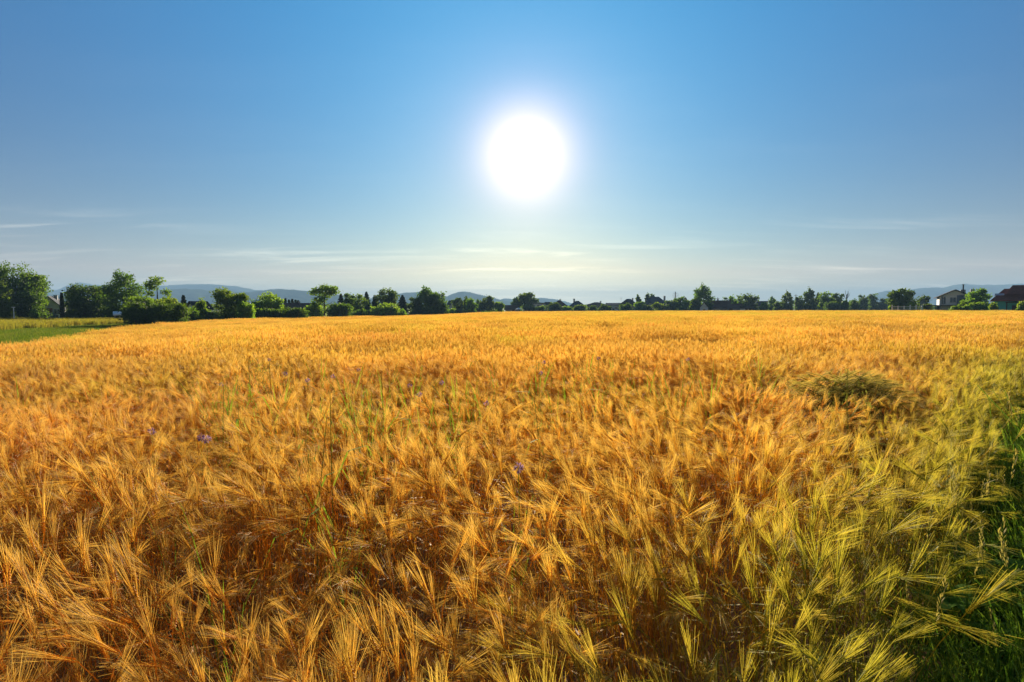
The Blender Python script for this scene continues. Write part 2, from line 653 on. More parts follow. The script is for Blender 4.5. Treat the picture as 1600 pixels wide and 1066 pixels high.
def stalk(mb, rng, detail, at=(0, 0), azim=None, mats=(0, 0, 0), height=None, nod=None, wide=1.0):
    """adds one barley plant. detail 2 near, 1 middle, 0 far"""
    h = height if height else rng.uniform(0.64, 0.80)
    lean = rng.gauss(0, 0.09) + 0.05
    if nod is None:
        nod = abs(rng.gauss(0.2, 0.35)) if rng.random() < 0.70 else rng.uniform(0.7, 2.0)
    az = rng.uniform(0, 6.283) if azim is None else azim
    pts, ear_a = bend_path(rng, h, lean, nod)
    rot = Matrix.Rotation(az, 3, 'Z')
    off = Vector((at[0], at[1], 0))
    P = [rot @ p + off for p in pts]
    m_stem, m_ear, m_awn = mats
    ax = rot @ Vector((math.sin(ear_a), 0, math.cos(ear_a)))
    sd = ax.cross(rot @ Vector((0, 1, 0)))
    sd.normalize()
    sd2 = ax.cross(sd)
    el = rng.uniform(0.055, 0.082)
    tip = P[-1]
    out = {}
    if detail == 2:
        sm = mb[0]
        sm.tube(P, [0.0019, 0.0018, 0.0017, 0.0016, 0.0014, 0.0013, 0.0012], 3, m_stem, [0.05 + 0.14 * i for i in range(7)])
        # a dry leaf or two
        for k in range(rng.choice((1, 2, 2))):
            i = rng.randint(1, 3)
            b = P[i].lerp(P[i + 1], rng.random())
            la = rng.uniform(0, 6.283)
            o = Vector((math.cos(la), math.sin(la), 0))
            L = rng.uniform(0.10, 0.20)
            lp = [b, b + o * L * 0.3 + Vector((0, 0, L * 0.45)), b + o * L * 0.75 + Vector((0, 0, L * 0.35)), b + o * L + Vector((0, 0, -L * 0.1))]
            sm.ribbon(lp, [0.006, 0.008, 0.006, 0.001], Vector((-o.y, o.x, 0)), m_stem, [0.45, 0.55, 0.6, 0.6])
        # the ear: two rows of grains
        em = mb[1]
        ng = 8
        for i in range(ng):
            t = i / (ng - 1)
            for s in (-1, 1):
                c0 = tip + ax * (el * (t * 0.92 + (0.03 if s > 0 else 0))) + sd2 * (0.0032 * s)
                w = 0.0034 * (1 - 0.55 * t)
                c1 = c0 + ax * (el * 0.2) + sd2 * (0.002 * s)
                mid = (c0 + c1) * 0.5 + sd2 * (0.0026 * s)
                em.add([c0, mid + sd * w, c1, mid - sd * w, mid + sd2 * (s * 0.0032)], [(0, 1, 4), (1, 2, 4), (2, 3, 4), (3, 0, 4), (0, 3, 2, 1)], m_ear, [0.82] * 5)
        am = mb[2]
        na = 30
        segs = 3
    elif detail == 1:
        sm = em = am = mb
        sm.ribbon([P[0], P[3], P[6]], [0.005 * wide, 0.0045 * wide, 0.004 * wide], rot @ Vector((rng.uniform(-1, 1), 1, 0)).normalized(), m_stem, [0.05, 0.5, 0.8])
        w = 0.006 * wide
        em.add([tip, tip + ax * el * 0.5 + sd * w, tip + ax * el, tip + ax * el * 0.5 - sd * w, tip + ax * el * 0.5 + sd2 * w, tip + ax * el * 0.5 - sd2 * w],
               [(0, 1, 2, 3), (0, 4, 2, 5)], m_ear, [0.84] * 6)
        na, segs = 14, 2
    else:
        am = mb
        w = 0.010 * wide
        am.add([P[3] - sd * w * .5, P[3] + sd * w * .5, tip + sd * w * .6, tip - sd * w * .6], [(0, 1, 2, 3)], m_stem, [0.4, 0.4, 0.8, 0.8])
        na, segs = 10, 1
    for k in range(na):
        t = (k + rng.random()) / na
        b = tip + ax * (el * t)
        fan = 2 * math.pi * rng.random()
        flat = (math.cos(fan) * (0.55 if detail else 0.8), math.sin(fan))
        sp = (rng.uniform(0.05, 0.50) if detail else rng.uniform(0.06, 0.40)) * (1.15 - 0.5 * t)
        d = (ax + sd * (flat[0] * sp) + sd2 * (flat[1] * sp)).normalized()
        L = rng.uniform(0.08, 0.14) * (1.0 - 0.15 * t)
        e = b + d * L
        droop = Vector((0, 0, -0.012 * max(0, 1 - abs(d.z))))
        sv = d.cross(Vector((rng.uniform(-1, 1), rng.uniform(-1, 1), rng.uniform(-1, 1)))).normalized()
        if detail == 2:
            am.ribbon([b, b.lerp(e, 0.55) + droop * 0.25 + (d - ax) * 0.004, e + droop], [0.0008, 0.00075, 0.0005], sv, m_awn, [1.0, 1.15, 1.3])
        elif detail == 1:
            wv = sv * (0.0022 * wide)
            am.add([b - wv, b + wv, e + droop], [(0, 1, 2)], m_awn, [1.05, 1.05, 1.3])
        else:
            wv = sv * (0.0066 * wide)
            am.add([b - wv, b + wv, e + droop], [(0, 1, 2)], m_awn, [1.05, 1.05, 1.3])


def source_collection(name, meshes):
    colx = bpy.data.collections.new(name)
    for i, me in enumerate(meshes):
        o = bpy.data.objects.new('%s.%03d' % (name, i), me)
        colx.objects.link(o)
    return colx


def scatter(name, pts, rots, scales, idx, tint, colx):
    """one object whose vertices carry a plant each"""
    me = bpy.data.meshes.new(name)
    n = len(pts)
    me.vertices.add(n)
    me.vertices.foreach_set('co', np.asarray(pts, np.float32).ravel())
    for nm, ty, arr in (('rot', 'FLOAT_VECTOR', rots), ('scl', 'FLOAT_VECTOR', scales), ('idx', 'INT', idx), ('tint', 'FLOAT', tint)):
        at = me.attributes.new(nm, ty, 'POINT')
        key = 'vector' if ty == 'FLOAT_VECTOR' else 'value'
        at.data.foreach_set(key, np.asarray(arr, np.int32 if ty == 'INT' else np.float32).ravel())
    o = link(name, me)
    ng = bpy.data.node_groups.new(name, 'GeometryNodeTree')
    ng.interface.new_socket('Geometry', in_out='INPUT', socket_type='NodeSocketGeometry')
    ng.interface.new_socket('Geometry', in_out='OUTPUT', socket_type='NodeSocketGeometry')
    N, L = ng.nodes, ng.links
    gi, go = N.new('NodeGroupInput'), N.new('NodeGroupOutput')
    ip = N.new('GeometryNodeInstanceOnPoints')
    ci = N.new('GeometryNodeCollectionInfo')
    ci.inputs['Collection'].default_value = colx
    ci.inputs['Separate Children'].default_value = True
    ci.inputs['Reset Children'].default_value = True
    L.new(gi.outputs[0], ip.inputs['Points'])
    L.new(ci.outputs[0], ip.inputs['Instance'])
    ip.inputs['Pick Instance'].default_value = True

    def attr(nm, ty):
        q = N.new('GeometryNodeInputNamedAttribute')
        q.data_type = ty
        q.inputs['Name'].default_value = nm
        return q.outputs['Attribute']
    L.new(attr('idx', 'INT'), ip.inputs['Instance Index'])
    e2r = N.new('FunctionNodeEulerToRotation')
    L.new(attr('rot', 'FLOAT_VECTOR'), e2r.inputs[0])
    L.new(e2r.outputs[0], ip.inputs['Rotation'])
    L.new(attr('scl', 'FLOAT_VECTOR'), ip.inputs['Scale'])
    L.new(ip.outputs[0], go.inputs[0])
    md = o.modifiers.new('plants', 'NODES')
    md.node_group = ng
    return o


rng = random.Random(7)
NPR = np.random.RandomState(11)


def three(seed, mats, nod=None, height=None):
    r = random.Random(seed)
    parts = (MB(), MB(), MB())
    stalk(parts, r, 2, azim=0.0, mats=(0, 0, 0), nod=nod, height=height)
    return parts


def merged(parts, name, mat):
    mb = MB()
    for p in parts:
        mb.add(p.v, p.f, 0, p.h)
    return mb.mesh(name, [mat])


near_src = [merged(three(100 + i, None, nod=(None if i < 14 else rng.uniform(0.9, 2.0))), 'barley_stalk', BARLEY) for i in range(18)]
near_col = source_collection('barley_stalk', near_src)
mid_src = []
for i in range(6):
    r_ = random.Random(300 + i)
    mb = MB()
    for k in range(240):
        stalk(mb, r_, 1, height=r_.uniform(0.50, 0.86), at=(r_.uniform(-0.55, 0.55), r_.uniform(-0.55, 0.55)), wide=1.25)
    mid_src.append(mb.mesh('barley_patch', [BARLEY]))
mid_col = source_collection('barley_patch', mid_src)
far_src = []
for i in range(5):
    r_ = random.Random(500 + i)
    mb = MB()
    for k in range(900):
        stalk(mb, r_, 0, height=r_.uniform(0.45, 0.88), at=(r_.uniform(-1.6, 1.6), r_.uniform(-1.6, 1.6)), wide=1.2)
    far_src.append(mb.mesh('barley_swath', [BARLEY]))
far_col = source_collection('barley_swath', far_src)


def tint_at(x, y):
    """how green the crop is: unripe parts, plus a far term tempering backlit brightness"""
    dv = (verge_x(y) - x)
    t = 0.95 * (1 - sstep(0.0, 1.15 + 0.13 * y, dv)) * (1 - sstep(7, 15, y))
    px = 800 + LENS_PX * x / np.maximum(y, 0.1)
    band = sstep(780, 960, px) * sstep(45, 75, y) * (0.26 + 0.16 * wave_noise(x, y, 21, 30))
    spots = 0.36 * sstep(0.35, 0.7, wave_noise(x, y, 31, 6.0)) * sstep(3, 6, y) + 0.28 * sstep(0.3, 0.7, wave_noise(x * 0.3, y, 33, 8.0)) * sstep(14, 30, y)
    return np.clip(t + band + spots + 0.12 * sstep(8, 30, y), 0, 1)  # the distance term dulls the far crop's colour against its bright backlight


def height_at(x, y):
    return 1.0 + 0.13 * wave_noise(x, y, 41, 0.9) + 0.07 * wave_noise(x, y, 43, 4.0) + 0.09 * wave_noise(x * 0.35, y, 47, 6.0)


# near plants, one by one
cand = []
def near_points(y0, y1, dens):
    w = 1.0 * y1 + 2.2
    n = int((y1 - y0) * 2 * w * dens)
    y = NPR.uniform(y0, y1, n)
    x = NPR.uniform(-w, w, n)
    ok = (np.abs(x) < 0.95 * y + 1.8) & (x < verge_x(y) - NPR.uniform(0, 0.12, n))
    return np.stack([x[ok], y[ok]], 1)


near = np.concatenate([near_points(0.35, 2.2, 265), near_points(2.2, 5.5, 265), near_points(5.5, 10.2, 235)])
thin = wave_noise(near[:, 0], near[:, 1], 63, 0.55)
near = near[NPR.rand(len(near)) > 0.45 * sstep(0.3, 0.65, thin)]
nx, ny = near[:, 0], near[:, 1]
# a hollow in front of the bent clump
MOUND = ray(1322, 600, 5.9)
hol = np.exp(-(((nx - MOUND.x) / 0.5) ** 2 + ((ny - MOUND.y + 0.25) / 0.28) ** 2))
nh = (height_at(nx, ny) + NPR.normal(0, 0.05, len(nx))) * (1 - 0.4 * hol)
lean_az = 2.2 * wave_noise(nx, ny, 51, 2.2) + NPR.normal(0, 0.55, len(nx)) + np.where(nx > 0.4 * ny, 0.0, math.pi) + np.where(NPR.rand(len(nx)) < 0.30, NPR.uniform(0, 6.28, len(nx)), 0)
nt = tint_at(nx, ny)
n_idx = np.where(NPR.rand(len(nx)) < np.where(nt > 0.4, 0.93, 0.80), NPR.randint(0, 14, len(nx)), NPR.randint(14, 18, len(nx)))
dist = np.hypot(nx, ny)
vis = (np.abs(nx) < 0.9 * ny + 0.05) & (ny > 1.25)
order = np.argsort(np.where(vis, dist, 1e9))
hero = order[:300]
rest = np.ones(len(nx), bool)
rest[hero] = False
nz = ground_z(nx, ny)
tilt = NPR.normal(0, 0.10, (len(nx), 2))
lodge = sstep(0.15, 0.8, wave_noise(nx, ny, 57, 1.5)) * NPR.uniform(0.3, 1.0, len(nx))
tilt[:, 1] += 0.75 * lodge * (1 - 0.7 * sstep(0.3, 0.8, nt))
rots = np.stack([tilt[:, 0], tilt[:, 1], lean_az], 1)
scl = np.stack([nh, nh, nh], 1)

mid_pts = []
for y in np.arange(9.7, 84, 0.92):
    w = 0.95 * y + 5
    for x in np.arange(-w, w, 0.92):
        mid_pts.append((x, y))
mid = np.array(mid_pts) + NPR.uniform(-0.25, 0.25, (len(mid_pts), 2))
mid = mid[in_poly(mid[:, 0], mid[:, 1], FP) & (mid[:, 0] < verge_x(mid[:, 1]) - 0.3)]
far_pts = []
for y in np.arange(83.0, 292, 2.7):
    w = 0.95 * y + 8
    for x in np.arange(-w, w, 2.7):
        far_pts.append((x, y))
far = np.array(far_pts) + NPR.uniform(-0.6, 0.6, (len(far_pts), 2))
far = far[in_poly(far[:, 0], far[:, 1], FP) & (far[:, 0] < verge_x(far[:, 1]) - 0.5)]


def field_part(name, P, colx, nsrc, label):
    x, y = P[:, 0], P[:, 1]
    n = len(P)
    hh = height_at(x, y) + NPR.normal(0, 0.03, n)
    return scatter(name, np.stack([x, y, ground_z(x, y)], 1), np.stack([NPR.normal(0, 0.02, n), NPR.normal(0, 0.02, n), NPR.uniform(0, 6.283, n)], 1),
                   np.stack([np.ones(n), np.ones(n), hh], 1), NPR.randint(0, nsrc, n), tint_at(x, y), colx)


o = scatter('barley', np.stack([nx, ny, nz], 1)[rest], rots[rest], scl[rest], n_idx[rest], nt[rest], near_col)
tag(o, 'dense ripe golden barley in the front of the field', 'barley', kind='stuff')
o = field_part('barley', mid, mid_col, 6, '')
tag(o, 'golden barley in the middle of the field', 'barley', kind='stuff')
o = field_part('barley', far, far_col, 5, '')
tag(o, 'far barley stretching back to the trees and houses', 'barley', kind='stuff')

# the nearest 300 stalks as things of their own
hero_meshes = []
for i in range(18):
    p = three(100 + i, None, nod=None if i < 14 else None)
    hero_meshes.append((p[0].mesh('stem', [BARLEY]), p[1].mesh('ear', [BARLEY]), p[2].mesh('awns', [BARLEY])))
for k in hero:
    root = empty('barley_stalk', (nx[k], ny[k], nz[k]))
    root.rotation_euler = rots[k]
    root.scale = scl[k]
    tn = float(nt[k])
    if tn > 0.45:
        tag(root, 'yellow green barley stalk near the grassy edge of the field', 'barley', 'greenish barley stalks by the grass verge')
    elif nx[k] > 0.12 * ny[k]:
        tag(root, 'ripe gold barley stalk at the bottom of the picture, right of the middle', 'barley', 'ripe barley stalks right of the bottom middle')
    elif nx[k] < -0.45 * ny[k]:
        tag(root, 'ripe orange gold barley stalk at the bottom left of the picture', 'barley', 'ripe barley stalks at the bottom left')
    else:
        tag(root, 'ripe gold barley stalk at the bottom of the picture, left of the middle', 'barley', 'ripe barley stalks left of the bottom middle')
    for nm, me in zip(('stem', 'ear', 'awns'), hero_meshes[n_idx[k]]):
        q = link(nm, me, root)
        q['tint'] = tn

# ------------------------------------------------------------------ trees, bushes
def leaf_cloud(pts, nrm, size, rs, flat=0.5):
    """many small bent leaf sprays; returns verts, faces"""
    n = len(pts)
    rnd = rs.normal(size=(n, 3))
    d = nrm * flat + rnd / np.linalg.norm(rnd, axis=1, keepdims=True)
    d /= np.linalg.norm(d, axis=1, keepdims=True) + 1e-9
    u = np.cross(d, rs.normal(size=(n, 3)))
    u /= np.linalg.norm(u, axis=1, keepdims=True) + 1e-9
    w = np.cross(d, u)
    s = size * rs.uniform(0.55, 1.35, (n, 1))
    a = pts - u * s
    b = pts + w * s * 0.55 + d * s * 0.15
    c_ = pts + u * s
    e = pts - w * s * 0.55 + d * s * 0.15
    vs = np.stack([a, b, c_, e], 1).reshape(-1, 3)
    fs = (np.arange(n)[:, None] * 4 + np.array([[0, 1, 2, 3]])).tolist()
    return vs, fs


def np_mesh(name, vs, fs, mat):
    me = bpy.data.meshes.new(name)
    me.from_pydata(vs.tolist(), [], fs)
    me.materials.append(mat)
    me.update()
    return me


def lobes_points(lobes, n, rs, gap=0.0, seed=0):
    vol = np.array([l[1][0] * l[1][1] * l[1][2] for l in lobes]) ** 0.75
    pick = rs.choice(len(lobes), n, p=vol / vol.sum())
    d = rs.normal(size=(n, 3))
    d /= np.linalg.norm(d, axis=1, keepdims=True)
    r = rs.uniform(0, 1, n) ** 0.42
    r = r * (1 + 0.07 * np.clip(rs.normal(size=n), -2, 1.6) * (r > 0.85))
    C_ = np.array([l[0] for l in lobes])[pick]
    Rr = np.array([l[1] for l in lobes])[pick]
    # knobbly outline inside every lobe
    kn = 1 + 0.16 * np.sin(d[:, 0] * 9 + pick * 1.7 + seed) * np.sin(d[:, 1] * 8 + pick) + 0.14 * np.sin(d[:, 2] * 10 + seed + pick * 2.3)
    p = C_ + d * Rr * (r * kn)[:, None]
    if gap > 0:
        g = wave_noise(p[:, 0] + p[:, 1] * 0.4, p[:, 2], 60 + seed, max(0.8, 0.5 * Rr.mean()))
        keep = g + rs.normal(size=n) * 0.25 > -0.65 + gap
        p, d = p[keep], d[keep]
    return p, d


def limb_mesh(mb, h, r0, crown_lo, crown_w, r, forks=6):
    pts = [(0, 0, -0.3)]
    x = y = 0
    for i in range(1, 6):
        x += r.uniform(-0.02, 0.02) * h
        y += r.uniform(-0.02, 0.02) * h
        pts.append((x, y, h * 0.82 * i / 5))
    mb.tube(pts, [r0 * 1.25, r0, r0 * 0.85, r0 * 0.65, r0 * 0.4, r0 * 0.15], 7)
    for k in range(forks):
        t = r.uniform(crown_lo, 0.7)
        b = Vector((0, 0, 0))
        i = min(4, int(t / 0.82 * 5))
        b = Vector(pts[i]).lerp(Vector(pts[i + 1]), 0.5)
        an = 6.283 * k / forks + r.uniform(-0.4, 0.4)
        L = crown_w * r.uniform(0.5, 0.85)
        e = b + Vector((math.cos(an) * L, math.sin(an) * L, L * r.uniform(0.4, 0.9)))
        m_ = b.lerp(e, 0.5) + Vector((0, 0, -0.06 * L))
        mb.tube([b, m_, e], [r0 * 0.4, r0 * 0.27, r0 * 0.08], 5)


def crown_lobes(kind, h, w, lo, r):
    """ellipsoids that make up a crown of total height h and width w, from fraction lo up"""
    lobes = []
    ch = h * (1 - lo)
    cz = h * lo + ch * 0.5
    if kind == 'round':
        lobes.append(((0, 0, cz), (w * 0.36, w * 0.36, ch * 0.40)))
        for k in range(11):
            an = r.uniform(0, 6.283)
            el = r.uniform(-0.9, 1.0)
            rr = math.sqrt(max(0, 1 - el * el * 0.8))
            s = r.uniform(0.13, 0.22)
            lobes.append(((math.cos(an) * w * 0.34 * rr, math.sin(an) * w * 0.34 * rr, cz + el * ch * 0.36), (w * s, w * s, min(w, ch) * s * 0.9)))
    elif kind == 'tall':
        for k in range(13):
            t = (k + 0.5) / 13
            an = k * 2.4 + r.uniform(-0.4, 0.4)
            prof = math.sin(math.pi * min(1, 0.18 + t * 0.8)) ** 0.7
            s = r.uniform(0.17, 0.26)
            lobes.append(((math.cos(an) * w * 0.26 * prof, math.sin(an) * w * 0.26 * prof, h * lo + ch * (0.08 + 0.84 * t)), (w * s * prof + 0.2, w * s * prof + 0.2, ch * 0.12)))
    elif kind == 'open':
        for k in range(10):
            an = k * 2.4 + r.uniform(-0.5, 0.5)
            t = r.uniform(0.1, 0.92)
            prof = 0.35 + 0.65 * math.sin(math.pi * min(1, 0.25 + t * 0.65))
            s = r.uniform(0.14, 0.21)
            lobes.append(((math.cos(an) * w * 0.31 * prof, math.sin(an) * w * 0.31 * prof, h * lo + ch * t * 0.92), (w * s, w * s, ch * s * 0.62)))
        lobes.append(((0, 0, h * lo + ch * 0.86), (w * 0.22, w * 0.22, ch * 0.13)))
    elif kind == 'bush':
        for k in range(9):
            an = k * 2.4
            rr = r.uniform(0.05, 0.33) * w
            s = r.uniform(0.17, 0.26)
            zz = h * r.uniform(0.30, 0.72)
            lobes.append(((math.cos(an) * rr, math.sin(an) * rr, zz), (w * s, w * s, h * 0.29)))
        lobes.append(((0, 0, h * 0.3), (w * 0.46, w * 0.46, h * 0.32)))
    elif kind == 'hedge':
        n = max(4, int(w / (h * 0.7)))
        for k in range(n):
            x = -w / 2 + w * (k + 0.5) / n
            hh = h * r.uniform(0.80, 1.0)
            lobes.append(((x, r.uniform(-0.1, 0.1) * h, hh * 0.5), (w / n * 0.78, h * 0.55, hh * 0.52)))
            lobes.append(((x + r.uniform(-0.4, 0.4) * w / n, 0, hh * 0.72), (w / n * 0.4, h * 0.4, hh * 0.30)))
    return lobes


def plant(kind, name, px, wpx, ytop, d, mat, label, cat, group=None, lo=0.22, gap=0.0, ybase=None, seed=None, leaf=None, dens=1.0):
    global PLANT_N
    PLANT_N += 1
    seed = seed or PLANT_N * 13 + 5
    r = random.Random(seed)
    rs = np.random.RandomState(seed)
    p = ray(px, 480, d)
    base = gz(p.x, p.y)
    top = ray(px, ytop, d).z
    h = max(0.8, top - base)
    w = wpx / LENS_PX * d * math.cos(math.atan2(p.x, p.y))
    root = empty(name, (p.x, p.y, base))
    tag(root, label, cat, group)
    lf = leaf or max(0.13, d * 0.0019)
    if kind in ('conifer', 'cypress'):
        n = int(dens * min(3200, 900 + 22 * h * w / lf ** 2 * 0.5))
        t = rs.uniform(0, 1, n) ** 0.8
        tiers = 0.72 + 0.28 * np.cos((t * 9 % 1.0) * math.pi)
        if kind == 'conifer':
                rad = (1 - t) ** 0.8 * w * 0.78 * tiers + 0.12
        else:
            rad = np.sin(np.pi * np.clip(0.12 + 0.85 * t, 0, 1)) ** 0.6 * w * 0.5
        an = rs.uniform(0, 6.283, n)
        lobes_n = 1 + 0.22 * np.sin(an * 7 + np.floor(t * 9) * 2.1)
        q = rad * lobes_n * rs.uniform(0, 1, n) ** 0.5
        z = h * (0.05 + 0.95 * t) - q * 0.22
        pts = np.stack([np.cos(an) * q, np.sin(an) * q, z], 1)
        nr = np.stack([np.cos(an), np.sin(an), np.full(n, 0.3)], 1)
        vs, fs = leaf_cloud(pts, nr, lf * 0.9, rs)
        link('crown', np_mesh('crown', vs, fs, mat), root)
        mb = MB()
        mb.tube([(0, 0, -0.3), (0, 0, h * 0.5), (0, 0, h * 0.97)], [w * 0.045 + 0.08, w * 0.03 + 0.04, 0.02], 6)
        mb.build('trunk', M['bark'], root)
        return root
    lobes = crown_lobes(kind, h, w, lo, r)
    if kind in ('round', 'tall') and lo < 0.1:         # low skirts of leaves
        for k in range(5):
            an = k * 1.257 + r.uniform(-0.3, 0.3)
            lobes.append(((math.cos(an) * w * 0.24, math.sin(an) * w * 0.24, h * 0.13), (w * 0.22, w * 0.22, h * 0.16)))
    area = sum(l[1][0] * l[1][2] * 3.14 for l in lobes)
    n = int(dens * max(700, min(14000, 6.0 * area / lf ** 2)))
    pts, nr = lobes_points(lobes, n, rs, gap, seed % 50)
    # fit the cloud to the size the tree has
    zt = np.percentile(pts[:, 2], 99.8)
    pts[:, 2] *= h / zt
    xw = np.percentile(pts[:, 0], 99) - np.percentile(pts[:, 0], 1)
    pts[:, :2] *= w / xw if kind != 'hedge' else 1.0
    if kind == 'hedge':
        pts[:, 0] *= w / xw
    vs, fs = leaf_cloud(pts, nr, lf, rs)
    mb = MB()
    if kind in ('bush', 'hedge'):
        link('foliage', np_mesh('foliage', vs, fs, mat), root)
        for k in range(5):
            x = (k - 2) / 5 * w * (0.9 if kind == 'hedge' else 0.3)
            mb.tube([(x * 0.8, 0, -0.2), (x, 0.1, h * 0.35), (x * 1.15, 0.1, h * 0.7)], [0.07, 0.05, 0.02], 5)
        mb.build('stem', M['bark'], root)
    else:
        link('crown', np_mesh('crown', vs, fs, mat), root)
        limb_mesh(mb, h, 0.018 * h + 0.06, max(0.15, lo), w * 0.5, r)
        mb.build('trunk', M['bark'], root)
    return root


